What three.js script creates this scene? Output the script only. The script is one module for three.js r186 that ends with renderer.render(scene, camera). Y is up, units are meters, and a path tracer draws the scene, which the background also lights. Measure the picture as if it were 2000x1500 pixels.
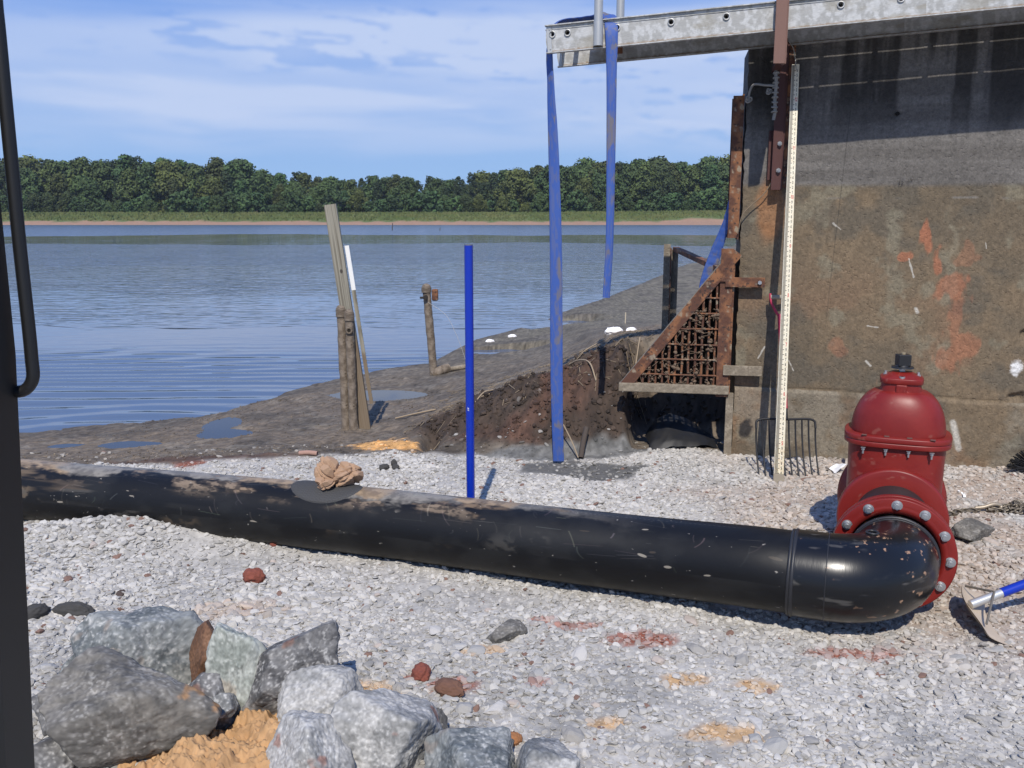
import * as THREE from 'three';
import { mergeGeometries, mergeVertices } from 'three/addons/utils/BufferGeometryUtils.js';
import { RoundedBoxGeometry } from 'three/addons/geometries/RoundedBoxGeometry.js';
import { DecalGeometry } from 'three/addons/geometries/DecalGeometry.js';

// ---------------------------------------------------------------- camera, sky, sun, exposure
const scene = new THREE.Scene();
const camera = new THREE.PerspectiveCamera(46.4, 4 / 3, 0.05, 2000);
camera.position.set(0, 1.65, 0);
camera.rotation.set(THREE.MathUtils.degToRad(-10.46), 0, 0);
const renderer = new THREE.WebGLRenderer({ antialias: true });
renderer.toneMapping = THREE.LinearToneMapping;
renderer.toneMappingExposure = 1.0;
renderer.shadowMap.enabled = true;
const SUN = new THREE.Vector3(-0.06, 1, 0.88).normalize();
const sun = new THREE.DirectionalLight(new THREE.Color(1, 0.94, 0.85), 4.3);
sun.position.copy(SUN).multiplyScalar(60);
sun.castShadow = true;
sun.shadow.mapSize.set(4096, 4096);
Object.assign(sun.shadow.camera, { left: -14, right: 14, top: 14, bottom: -14, near: 1, far: 160 });
scene.add(sun, sun.target);

// ---------------------------------------------------------------- random numbers and noise
let seed = 20240817;
const rnd = () => { seed |= 0; seed = seed + 0x6D2B79F5 | 0; let t = Math.imul(seed ^ seed >>> 15, 1 | seed); t = t + Math.imul(t ^ t >>> 7, 61 | t) ^ t; return ((t ^ t >>> 14) >>> 0) / 4294967296; };
const rr = (a, b) => a + (b - a) * rnd();
const PERM = new Uint8Array(512), VAL = new Float32Array(256);
{ const p = [...Array(256).keys()]; for (let i = 255; i > 0; i--) { const j = Math.floor(rnd() * (i + 1)); [p[i], p[j]] = [p[j], p[i]]; } for (let i = 0; i < 512; i++) PERM[i] = p[i & 255]; for (let i = 0; i < 256; i++) VAL[i] = rnd(); }
const fade = (t) => t * t * (3 - 2 * t);
function n2(x, y) {
  const xf = Math.floor(x), yf = Math.floor(y), u = fade(x - xf), v = fade(y - yf), X = xf & 255, Y = yf & 255;
  const a = PERM[X] + Y, b = PERM[X + 1] + Y;
  const p = VAL[PERM[a & 511]], q = VAL[PERM[b & 511]], r = VAL[PERM[(a + 1) & 511]], s = VAL[PERM[(b + 1) & 511]];
  return (p + (q - p) * u) * (1 - v) + (r + (s - r) * u) * v;
}
function n3(x, y, z) {
  const zf = Math.floor(z), w = fade(z - zf), o = PERM[zf & 255] * 1.37, o2 = PERM[(zf + 1) & 255] * 1.37;
  const a = n2(x + o, y + o * 2.1), b = n2(x + o2, y + o2 * 2.1);
  return a + (b - a) * w;
}
function f2(x, y, oct = 4) { let s = 0, a = 0.5, t = 0; for (let i = 0; i < oct; i++) { s += a * n2(x, y); t += a; a *= 0.5; x = x * 2.03 + 17.3; y = y * 2.01 + 9.1; } return s / t; }
function f3(x, y, z, oct = 4) { let s = 0, a = 0.5, t = 0; for (let i = 0; i < oct; i++) { s += a * n3(x, y, z); t += a; a *= 0.5; x = x * 2.03 + 7.3; y = y * 2.01 + 3.1; z = z * 2.02 + 5.7; } return s / t; }
const sm = (a, b, x) => { const t = Math.min(1, Math.max(0, (x - a) / (b - a))); return t * t * (3 - 2 * t); };
const clamp = (x, a = 0, b = 1) => Math.min(b, Math.max(a, x));
const lerp = (a, b, t) => a + (b - a) * t;
const mix3 = (a, b, t) => [lerp(a[0], b[0], t), lerp(a[1], b[1], t), lerp(a[2], b[2], t)];
const V = (x, y, z) => new THREE.Vector3(x, y, z);
function pl(points, x) { // piecewise linear
  if (x <= points[0][0]) return points[0][1];
  for (let i = 1; i < points.length; i++) if (x <= points[i][0]) { const [a, b] = points[i - 1], [c, d] = points[i]; return b + (d - b) * (x - a) / (c - a); }
  return points[points.length - 1][1];
}

// ---------------------------------------------------------------- the sky: thin streaky cirrus over blue
{
  const W = 2560, H = 1280, data = new Float32Array(W * H * 4);
  for (let j = 0; j < H; j++) {
    const el = ((j + 0.5) / H - 0.5) * Math.PI, ce = Math.cos(el), se = Math.sin(el);
    for (let i = 0; i < W; i++) {
      const ph = ((i + 0.5) / W - 0.5) * 2 * Math.PI, dx = Math.cos(ph) * ce, dz = Math.sin(ph) * ce;
      const k = (j * W + i) * 4, e = Math.max(0, el) * 57.3;
      let c = e < 14 ? mix3([0.33, 0.53, 0.85], [0.185, 0.36, 0.82], sm(0, 14, e)) : mix3([0.185, 0.36, 0.82], [0.055, 0.17, 0.58], sm(14, 80, e));
      if (el > 0) {
        let az = Math.atan2(dx, -dz); const w = 0.8 * (f2(az * 4 + 31, e * 0.16, 3) - 0.5), w2 = 2.6 * (f2(az * 3 + 5, e * 0.2 + 44, 3) - 0.5);
        const a = az * (1 + 0.25 * Math.sin(az * 2)), ee = e + w2 + az * 1.2;
        const veil = f2(a * 2.6 + 11.3 + w, ee * 0.22 + 4.7, 4), streak = f2(a * 4.5 + 3 + w, ee * 0.75, 5), fine = f2(a * 26 + 9 + w * 4, ee * 2.6 + 1, 4);
        const belt = sm(2.6, 6.5, e + w2 * 0.5) * (1 - 0.85 * sm(10.6, 12.8, e - 1.3 * Math.sin(az * 3.2 + 0.6) + w2 * 0.35)) * (1 - 0.3 * sm(25, 60, e));
        let d = belt * (0.5 + 1.5 * (veil - 0.42)) + 0.55 * sm(0.45, 0.72, streak) * (0.15 + 0.85 * belt) - 0.5 * sm(0.52, 0.68, fine) * sm(0.45, 0.62, veil) * belt;
        c = mix3(c, [0.55, 0.655, 0.9], clamp(d, 0.03, 0.92));
      } else c = mix3([0.31, 0.51, 0.84], [0.2, 0.24, 0.28], sm(0, -0.25, el) || 1);
      data[k] = c[0]; data[k + 1] = c[1]; data[k + 2] = c[2]; data[k + 3] = 1;
    }
  }
  const t = new THREE.DataTexture(data, W, H, THREE.RGBAFormat, THREE.FloatType);
  t.mapping = THREE.EquirectangularReflectionMapping; t.magFilter = THREE.LinearFilter; t.minFilter = THREE.LinearFilter; t.needsUpdate = true;
  scene.background = t; scene.environment = t;
  scene.fog = new THREE.FogExp2(new THREE.Color(0.62, 0.72, 0.86), 0.00013);
}

// ---------------------------------------------------------------- helpers for things and parts
const used = {};
function numbered(n) { used[n] = (used[n] ?? -1) + 1; return used[n] ? `${n}_${String(used[n]).padStart(3, '0')}` : n; }
function shade(o) { o.traverse((m) => { if (m.isMesh) { m.castShadow = true; m.receiveShadow = true; } }); return o; }
function thing(name, label, category, pos = [0, 0, 0], yaw = 0, group) {
  const g = new THREE.Group(); g.name = numbered(name); g.position.set(...pos); g.rotation.y = yaw;
  g.userData = { label, category }; if (group) g.userData.group = group; scene.add(g); return g;
}
function boxUV(g, k) { // texture coordinates in metres from the face's main direction
  const q = g.index ? g.toNonIndexed() : g.clone(), p = q.attributes.position, n = p.count, uv = new Float32Array(n * 2), a = V(0, 0, 0), b = V(0, 0, 0), c = V(0, 0, 0);
  for (let i = 0; i < n; i += 3) { a.fromBufferAttribute(p, i); b.fromBufferAttribute(p, i + 1).sub(a); c.fromBufferAttribute(p, i + 2).sub(a); b.cross(c); const x = Math.abs(b.x), y = Math.abs(b.y), z = Math.abs(b.z); for (let j = i; j < i + 3; j++) { const X = p.getX(j), Y = p.getY(j), Z = p.getZ(j); uv[j * 2] = (x > y && x > z ? Z : X) / k + 0.37; uv[j * 2 + 1] = (y > x && y > z ? Z : Y) / k; } }
  q.setAttribute('uv', new THREE.BufferAttribute(uv, 2)); return q;
}
function part(parent, name, geo, mat, label) { if (mat.userData.metres) geo = boxUV(geo, mat.userData.metres); const m = new THREE.Mesh(geo, mat); m.name = name; m.castShadow = m.receiveShadow = true; if (label) m.userData.label = label; parent.add(m); return m; }
function solo(name, label, category, geo, mat, pos = [0, 0, 0], yaw = 0, group) {
  const m = new THREE.Mesh(geo, mat); m.name = numbered(name); m.position.set(...pos); m.rotation.y = yaw; m.castShadow = m.receiveShadow = true;
  m.userData = { label, category }; if (group) m.userData.group = group; scene.add(m); return m;
}
function structure(name, geo, mat, label) { const m = new THREE.Mesh(geo, mat); m.name = numbered(name); m.castShadow = m.receiveShadow = true; m.userData = { kind: 'structure' }; if (label) m.userData.label = label; scene.add(m); return m; }
const std = (r, g, b, rough = 0.8, metal = 0, extra = {}) => new THREE.MeshStandardMaterial({ color: new THREE.Color().setRGB(r, g, b), roughness: rough, metalness: metal, ...extra });
const box = (w, h, d, x = 0, y = 0, z = 0, rad = 0) => (rad ? new RoundedBoxGeometry(w, h, d, 2, rad) : new THREE.BoxGeometry(w, h, d)).translate(x, y, z);
const cyl = (r0, r1, h, n = 20) => new THREE.CylinderGeometry(r0, r1, h, n);
const merge = (list) => mergeGeometries(list.map((g) => { const q = g.index ? g.toNonIndexed() : g; for (const k of Object.keys(q.attributes)) if (!['position', 'normal', 'uv'].includes(k)) q.deleteAttribute(k); return q; }));
// a bar of rectangular section between two points
function bar(a, b, w, h, up = V(0, 1, 0)) {
  const d = b.clone().sub(a), L = d.length(), z = d.normalize(); let x = V(0, 0, 0).crossVectors(up, z); if (x.lengthSq() < 1e-6) x = V(1, 0, 0); x.normalize(); const y = V(0, 0, 0).crossVectors(z, x);
  const g = new THREE.BoxGeometry(w, h, L); g.applyMatrix4(new THREE.Matrix4().makeBasis(x, y, z).setPosition(a.clone().add(b).multiplyScalar(0.5))); return g;
}
function rodGeo(a, b, r, n = 10, r2 = r) {
  const d = b.clone().sub(a), g = new THREE.CylinderGeometry(r2, r, d.length(), n, 1); g.applyQuaternion(new THREE.Quaternion().setFromUnitVectors(V(0, 1, 0), d.clone().normalize())); g.translate((a.x + b.x) / 2, (a.y + b.y) / 2, (a.z + b.z) / 2); return g;
}
const tube = (pts, r, seg = 40, n = 8) => new THREE.TubeGeometry(new THREE.CatmullRomCurve3(pts), seg, r, n, false);
// a round pipe swept along points; u along the pipe, v around it with v = 0.25 at the top
function sweep(pts, rad, n = 56, uvLen = 1, noise = 0) {
  const pos = [], uv = [], idx = []; let L = 0;
  for (let i = 0; i < pts.length; i++) {
    const t = pts[Math.min(i + 1, pts.length - 1)].clone().sub(pts[Math.max(i - 1, 0)]).normalize(), side = V(0, 0, 0).crossVectors(t, V(0, 1, 0)).normalize(), up = V(0, 0, 0).crossVectors(side, t);
    if (i) L += pts[i].distanceTo(pts[i - 1]);
    for (let j = 0; j <= n; j++) {
      const a = j / n * Math.PI * 2; const r = (typeof rad === 'function' ? rad(i / (pts.length - 1)) : rad) * (1 + (noise ? noise * (f3(pts[i].x * 9 + Math.cos(a) * 2, pts[i].y * 9 + pts[i].z * 3, Math.sin(a) * 2 + 5, 3) - 0.5) : 0));
      pos.push(pts[i].x + r * (Math.cos(a) * side.x + Math.sin(a) * up.x), pts[i].y + r * (Math.cos(a) * side.y + Math.sin(a) * up.y), pts[i].z + r * (Math.cos(a) * side.z + Math.sin(a) * up.z)); uv.push(L / uvLen, j / n);
      if (i && j) { const b = i * (n + 1) + j; idx.push(b, b - 1, b - n - 2, b, b - n - 2, b - n - 1); }
    }
  }
  const g = new THREE.BufferGeometry(); g.setAttribute('position', new THREE.Float32BufferAttribute(pos, 3)); g.setAttribute('uv', new THREE.Float32BufferAttribute(uv, 2)); g.setIndex(idx); g.computeVertexNormals();
  const nr = g.attributes.normal; for (let i = 0; i < pts.length; i++) { const a = i * (n + 1), b = a + n; for (const k of ['X', 'Y', 'Z']) { nr['set' + k](b, nr['get' + k](a)); } }
  return g;
}
// textures from a function of (u, v) in 0..1 giving [r, g, b] in linear or sRGB bytes
function tex(W, H, fn, srgb = true, repeat) {
  const d = new Uint8Array(W * H * 4);
  for (let j = 0; j < H; j++) for (let i = 0; i < W; i++) {
    const c = fn((i + 0.5) / W, (j + 0.5) / H), k = (j * W + i) * 4;
    for (let q = 0; q < 3; q++) { const x = clamp(c[q]); d[k + q] = 255 * (srgb ? (x <= 0.0031308 ? 12.92 * x : 1.055 * Math.pow(x, 1 / 2.4) - 0.055) : x); } d[k + 3] = 255;
  }
  const t = new THREE.DataTexture(d, W, H); if (srgb) t.colorSpace = THREE.SRGBColorSpace; t.magFilter = THREE.LinearFilter; t.minFilter = THREE.LinearMipmapLinearFilter; t.wrapS = t.wrapT = THREE.RepeatWrapping; if (repeat) t.repeat.set(...repeat); t.needsUpdate = true; return t;
}
const grey = (fn) => (u, v) => { const g = fn(u, v); return [g, g, g]; };
// noise that tiles over period p
const tile2 = (u, v, p, oct) => { const x = u * p, y = v * p, a = u, b = v; return f2(x, y, oct) * (1 - a) * (1 - b) + f2(x - p, y, oct) * a * (1 - b) + f2(x, y - p, oct) * (1 - a) * b + f2(x - p, y - p, oct) * a * b; };
const geoFrom = (pos, idx, uv, col) => { const g = new THREE.BufferGeometry(); g.setAttribute('position', new THREE.Float32BufferAttribute(pos, 3)); if (uv) g.setAttribute('uv', new THREE.Float32BufferAttribute(uv, 2)); if (col) g.setAttribute('color', new THREE.Float32BufferAttribute(col, 3)); g.setIndex(idx); g.computeVertexNormals(); return g; };

// ---------------------------------------------------------------- the ground
const WATER = -0.3;
const SHORE = [[-60, -7.4], [-8, -7.9], [-4.53, -8.08], [-3.69, -8.4], [-3.07, -8.73], [-2.84, -9.3], [-2.42, -10.4], [-1.84, -11.36], [-1.08, -12.4], [-0.59, -14.6], [0.38, -16.6], [2.46, -22.7], [5.22, -31.7], [12.6, -55.6], [20, -80], [60, -170]];
const EDGE = [[-60, -5.9], [-2.6, -5.9], [-1.8, -6.02], [-1, -6.12], [-0.5, -6.12], [0, -6.0], [0.35, -5.95], [0.8, -6.05], [1.13, -6.4], [1.55, -6.3], [2, -6.2], [60, -6.2]];
const AMP = [[-1.5, 0], [-0.95, 0.03], [-0.6, 0.14], [-0.3, 0.29], [0, 0.41], [0.4, 0.55], [0.8, 0.68], [1.4, 0.76], [2.2, 0.9], [5, 1.6], [60, 1.8]];
const blob = (x, z, cx, cz, sx, sz) => Math.exp(-(((x - cx) / sx) ** 2 + ((z - cz) / sz) ** 2));
const PUDDLES = [[-1.42, -9.3, 0.52, 0.3], [-3.05, -6.95, 0.26, 0.13], [-3.62, -7.1, 0.16, 0.09], [-2.42, -7.35, 0.22, 0.2], [-2.62, -7.9, 0.16, 0.3]];
const PL = {};
function puddleShape(k, x, z) { const [px, pz, sx, sz] = PUDDLES[k], a = (x - px) / sx, b = (z - pz) / sz; return Math.hypot(a, b) + 0.36 * (f2(x * 4 / Math.max(0.3, sx * 2) + k * 7, z * 5 / Math.max(0.3, sz * 3), 3) - 0.5); }
function mudness(x, z) { // 0 gravel, 1 mud
  const e = pl(EDGE, x) + 0.22 * (f2(x * 2.2 + 5, z * 2.2, 3) - 0.5);
  return sm(e + 0.06, e - 0.06, z);
}
function bank(x, z) { // the raised soil left of and behind the intake
  const a = pl(AMP, x); if (!a) return 0;
  const under = sm(0.82, 0.98, x) * sm(2.2, 1.5, x), foot = pl(EDGE, x) - 0.08 - 0.42 * under, crest = foot - 0.62, zz = z + 0.1 * (f2(x * 3, z * 3 + 8, 3) - 0.5);
  const up = sm(foot, crest, zz), decay = zz < crest ? Math.exp(-Math.pow((crest - zz) / lerp(2.2, 5.5, sm(-0.5, 1.6, x)), 1.35)) : 1;
  return a * up * decay;
}
function height(x, z, dry) {
  const e = pl(EDGE, x), s = pl(SHORE, x), m = mudness(x, z);
  let h = 0;
  if (z < e) { const t = (e - z) / (e - s); h = t < 1 ? WATER * Math.pow(t, 0.85) : WATER - 0.16 * Math.min(6, (t - 1) * (e - s)) ; }
  const b = bank(x, z); h += b;
  const far = sm(-14, -9, z), steep = sm(0.02, 0.25, b) * sm(-7.6, -7.0, z);
  h += m * (0.05 * (f2(x * 1.3, z * 1.3 + 3, 3) - 0.5) * (0.4 + 0.6 * far) + (0.035 * (f2(x * 7 + 3, z * 7, 3) - 0.5) + 0.022 * (f2(x * 21, z * 21 + 4, 3) - 0.5)) * far + steep * (0.19 * (f2(x * 4.5 + 9, z * 4.5 + h * 5, 4) - 0.5) + 0.08 * (f2(x * 17, z * 17 + h * 14, 3) - 0.5) + 0.03 * (f2(x * 44, z * 44 + h * 30, 2) - 0.5)));
  h += (1 - m) * (0.035 * (f2(x * 1.7, z * 1.7, 3) - 0.5) + 0.022 * (f2(x * 9, z * 9, 3) - 0.5) + 0.012 * (f2(x * 30, z * 30, 2) - 0.5));
  h += 0.05 * blob(x, z, -1.2, -6.25, 0.9, 0.22) * f2(x * 6, z * 6);                    // ragged lip of mud at the gravel's edge
  h += 0.12 * blob(x, z, -2.0, -4.4, 0.75, 0.17) + 0.03 * blob(x, z, 0.2, -4.9, 1.3, 0.5);  // gravel heaped against the pipe
  h -= 0.05 * blob(x, z, 1.8, -4.0, 0.5, 0.55);                                            // dug out below the valve
  if (dry !== true && z < -6.4) for (let k = 0; k < PUDDLES.length; k++) { const [px, pz, sx, sz] = PUDDLES[k]; if (Math.abs(x - px) > 2.2 * sx || Math.abs(z - pz) > 2.2 * sz) continue; const lv = PL[k] ?? (PL[k] = height(px, pz, true) - 0.01), d = puddleShape(k, x, z); h = lerp(h, lv - 0.03 * (1 - d), sm(1.7, 1.0, d)); if (d > 1 && d < 1.5) h = Math.max(h, lv + 0.002 + 0.012 * Math.min(d - 1, 1.5 - d)); }
  h -= 0.16 * sm(0.35, 0.75, blob(x, z, 0.0, -13.0, 0.75, 0.55) + blob(x, z, 1.1, -16.5, 0.9, 1.2) + 0.55 * (f2(x * 3.1, z * 1.6, 4) - 0.5));   // wet hollows at lake level
  h -= 0.14 * blob(x, z, -0.6, -6.52, 0.06, 0.2);                                          // small washed-out hole
  return h;
}
const CL = { fines: [0.45, 0.427, 0.388], grey: [0.285, 0.275, 0.255], dirt: [0.4, 0.315, 0.245], red: [0.27, 0.085, 0.05], tan: [0.52, 0.34, 0.18], mud: [0.15, 0.117, 0.083], olive: [0.145, 0.126, 0.088], wet: [0.08, 0.066, 0.05], soil: [0.042, 0.027, 0.019], redsoil: [0.085, 0.045, 0.03], clay: [0.15, 0.147, 0.137], saw: [0.62, 0.34, 0.12] };
const PATCH = [['red', 0.5, -3.32, 0.16, 0.085], ['red', 0.27, -3.45, 0.12, 0.05], ['red', 0.12, -3.52, 0.06, 0.04], ['tan', 0.72, -2.66, 0.13, 0.07], ['tan', 0.62, -3.0, 0.1, 0.05], ['tan', 0.32, -2.72, 0.07, 0.04], ['tan', 0.86, -2.95, 0.12, 0.05], ['tan', -0.1, -3.22, 0.1, 0.05], ['red', 0.1, -2.98, 0.06, 0.04], ['red', -0.22, -2.95, 0.12, 0.05], ['red', -0.36, -3.02, 0.07, 0.04], ['tan', -0.5, -2.9, 0.13, 0.08], ['red', -2.22, -5.95, 0.14, 0.12], ['red', -2.55, -6.0, 0.2, 0.05], ['dirt', -1.2, -3.6, 0.3, 0.1], ['red', 1.3, -3.2, 0.2, 0.05]];
function groundColor(x, z) {
  const m = mudness(x, z), w = f2(x * 2.1 + 50, z * 2.1, 4), w2 = f2(x * 8 + 3, z * 8 + 70, 3), w3 = f2(x * 26, z * 26, 2);
  let g = mix3(CL.fines, CL.grey, sm(0.4, 0.6, 0.65 * f2(x * 1.4 + 20, z * 1.4 + 8, 3) + 0.35 * f2(x * 7 + 2, z * 7, 3)) * (0.35 + 0.65 * sm(-3.7, -2.7, z)));
  const d = sm(0.9, 1.9, x + (w - 0.5) * 1.4 + (z + 4.5) * 0.1) * sm(-6.6, -5.9, z) * sm(-2.7, -3.6, z) * sm(0.25, 0.55, w2 * 0.5 + w * 0.5);
  g = mix3(g, CL.dirt, clamp(d) * 0.9);
  for (const [k, cx, cz, sx, sz] of PATCH) { const b = blob(x, z, cx, cz, sx, sz); if (b > 0.02) g = mix3(g, CL[k], sm(0.3, 0.62, b * 0.9 + (w3 - 0.5) * 0.6 + (w2 - 0.5) * 0.5)); }
  let c = mix3(CL.mud, CL.olive, sm(-8, -16, z)); c = mix3(c, CL.wet, sm(0.5, 0.7, w) * 0.7);
  const sd = z - pl(SHORE, x); c = mix3(c, CL.wet, sm(0.9, 0.1, sd + (w2 - 0.5) * 0.6) * 0.6);
  c = mix3(c, [0.19, 0.165, 0.13], sm(0.52, 0.7, w2) * 0.5);
  const b = bank(x, z), cut = sm(0.03, 0.12, b) * sm(-7.35, -6.85, z);
  c = mix3(c, CL.soil, cut * 0.9); c = mix3(c, CL.redsoil, cut * sm(0.5, 0.64, w) * sm(0.9, 0.3, x));
  c = mix3(c, CL.redsoil, sm(0.4, 0.8, blob(x, z, -2.1, -6.05, 1.0, 0.14) + (w2 - 0.5) * 0.4) * 0.8);
  c = mix3(c, CL.clay, sm(0.35, 0.6, blob(x, z, 0.9, -6.16, 0.4, 0.16) + blob(x, z, 0.1, -6.08, 0.6, 0.12) + (w2 - 0.5) * 0.5));
  c = mix3(c, CL.saw, sm(0.36, 0.6, blob(x, z, -1.02, -6.44, 0.24, 0.2) + 0.75 * blob(x, z, -0.78, -6.32, 0.14, 0.12) + (w3 - 0.5) * 0.6));
  // grey clay smeared out over the gravel
  const fan = sm(0.35, 0.55, 0.9 * blob(x, z, 0.45, -5.85, 0.42, 0.2) + 0.7 * blob(x, z, 0.62, -5.6, 0.2, 0.16) + (w2 - 0.5) * 0.7);
  g = mix3(g, [0.12, 0.115, 0.105], fan);
  const gr = 1 + m * (1.1 * (w3 - 0.5) + 0.7 * (f2(x * 60 + 9, z * 60, 2) - 0.5)); c = c.map((k) => k * gr);   // clods and crumbs of differing tone
  return { c: mix3(g, c, m), fan, m };
}
const grain = tex(1024, 1024, grey((u, v) => { const a = tile2(u, v, 70, 3), b = tile2(u + 0.37, v, 14, 3); return 0.62 + 0.62 * (a - 0.35) + 0.3 * (b - 0.5); }), false);
const grainB = tex(1024, 1024, grey((u, v) => { const a = tile2(u, v, 60, 4), b = tile2(u + 0.2, v + 0.7, 24, 3); return clamp(0.5 * a + 0.7 * b - 0.1); }), false);
grain.colorSpace = THREE.NoColorSpace;
{
  const axis = (list) => { const o = []; for (const [a, b, s] of list) { const n = Math.max(1, Math.round(Math.abs(b - a) / s)); for (let i = 0; i < n; i++) o.push(a + (b - a) * i / n); } o.push(list[list.length - 1][1]); return o; };
  const X = axis([[-70, -20, 10], [-20, -8, 1], [-8, -4.4, 0.12], [-4.4, 4.2, 0.025], [4.2, 8, 0.12], [8, 24, 0.8], [24, 80, 8]]);
  const Z = axis([[8, 0, 0.8], [0, -2, 0.12], [-2, -7.6, 0.025], [-7.6, -12, 0.05], [-12, -20, 0.12], [-20, -40, 0.35], [-40, -90, 1], [-90, -190, 6]]);
  const pos = [], uv = [], col = [], idx = [];
  for (let j = 0; j < Z.length; j++) for (let i = 0; i < X.length; i++) {
    const x = X[i], z = Z[j]; pos.push(x, height(x, z), z); uv.push(x / 1.3, z / 1.3);
    const c = groundColor(x, z).c; col.push(c[0] * 1.35, c[1] * 1.35, c[2] * 1.35);
    if (i && j) { const b = j * X.length + i; idx.push(b, b - X.length, b - X.length - 1, b, b - X.length - 1, b - 1); }
  }
  const m = std(1, 1, 1, 0.93, 0, { vertexColors: true, map: grain, bumpMap: grainB, bumpScale: 0.012 });
  var ground = structure('ground', geoFrom(pos, idx, uv, col), m);
}

// stones: a few angular shapes shared by all the gravel
function stoneGeo(det, sq) {
  let g = mergeVertices((() => { const q = new THREE.IcosahedronGeometry(1, det); q.deleteAttribute('uv'); q.deleteAttribute('normal'); return q; })());
  const p = g.attributes.position, pn = [...Array(9)].map(() => ({ n: V(rr(-1, 1), rr(-1, 1), rr(-1, 1)).normalize(), d: rr(0.5, 0.85) }));
  for (let i = 0; i < p.count; i++) { const v = V(p.getX(i), p.getY(i), p.getZ(i)); let r = 1; for (const { n, d } of pn) { const k = v.dot(n); if (k > 0) r = Math.min(r, d / k); } v.multiplyScalar(r * rr(0.93, 1.05)); p.setXYZ(i, v.x, v.y * sq, v.z * rr(0.98, 1.02)); }
  g = g.toNonIndexed(); g.computeVertexNormals(); return g;
}
const stoneShapes = [0.62, 0.5, 0.75, 0.55, 0.42, 0.68].map((s) => stoneGeo(1, s));
const stoneMat = std(1, 1, 1, 0.92);
{
  const N = 210000, lists = stoneShapes.map(() => []); let made = 0, tries = 0;
  while (made < N && tries < N * 4) {
    tries++;
    const near = rnd(), z = near < 0.45 ? rr(-3.6, -1.9) : rr(-6.6, -3.5), x = rr(-3.9, 3.9);
    if (Math.abs(x) > 0.62 * -z + 0.5) continue;
    const q = groundColor(x, z); if (q.m > 0.5 && rnd() > 0.02) continue; if (q.fan > 0.5 && rnd() > 0.12) continue;
    const loose = f2(x * 1.9 + 70, z * 1.9 + 12, 3); if (rnd() > 0.3 + 1.1 * sm(0.38, 0.62, loose)) continue;
    const s = 0.0032 + 0.019 * Math.pow(rnd(), 3.6) * (0.4 + 1.1 * loose), k = Math.floor(rnd() * 6);
    const t = rr(0.72, 1.2), dirt = q.c, o = mix3([0.475 * t, 0.455 * t, 0.415 * t], [dirt[0] * t, dirt[1] * t, dirt[2] * t], rr(0.35, 0.9));
    if (rnd() < 0.012) { o[0] = 0.2; o[1] = 0.12; o[2] = 0.09; }
    lists[k].push([x, height(x, z) + s * rr(-0.05, 0.3), z, s, o]); made++;
  }
  const gravel = new THREE.Group(); const M = new THREE.Matrix4(), Q = new THREE.Quaternion(), C = new THREE.Color();
  lists.forEach((l, k) => {
    const im = new THREE.InstancedMesh(stoneShapes[k], stoneMat, l.length); im.name = numbered('loose_gravel'); im.castShadow = im.receiveShadow = true; im.userData = { kind: 'stuff', label: 'pale grey crushed stone gravel spread over the ground', category: 'gravel' };
    l.forEach(([x, y, z, s, o], i) => { Q.setFromEuler(new THREE.Euler(rr(-0.5, 0.5), rr(0, 6.3), rr(-0.5, 0.5))); M.compose(V(x, y, z), Q, V(s * rr(0.85, 1.6), s, s * rr(0.8, 1.15))); im.setMatrixAt(i, M); im.setColorAt(i, C.setRGB(...o)); });
    scene.add(im);
  });
}
// larger stones of the gravel that can be told apart: parts of the ground
{
  const mats = [[0.42, 0.405, 0.375], [0.34, 0.33, 0.31], [0.46, 0.44, 0.41], [0.3, 0.285, 0.26], [0.42, 0.36, 0.31]].map((c) => std(...c, 0.92));
  const big = [0.6, 0.5, 0.72, 0.45].map((s) => stoneGeo(2, s)); let n = 0, tries = 0;
  while (n < 260 && tries++ < 5000) {
    const z = rnd() < 0.6 ? rr(-3.3, -2.0) : rr(-5.6, -3.3), x = rr(-2.2, 2.6); if (Math.abs(x) > 0.6 * -z + 0.3) continue; if (mudness(x, z) > 0.3) continue;
    const s = 0.016 + 0.024 * Math.pow(rnd(), 2) * (z > -3.4 ? 1 : 0.8), g = part(ground, 'stone', big[n % 4], mats[Math.floor(rnd() * 5)]);
    g.position.set(x, height(x, z) + s * 0.15, z); g.rotation.set(rr(-0.3, 0.3), rr(0, 6.3), rr(-0.3, 0.3)); g.scale.set(s * rr(1, 1.6), s, s); n++;
  }
}
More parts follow.
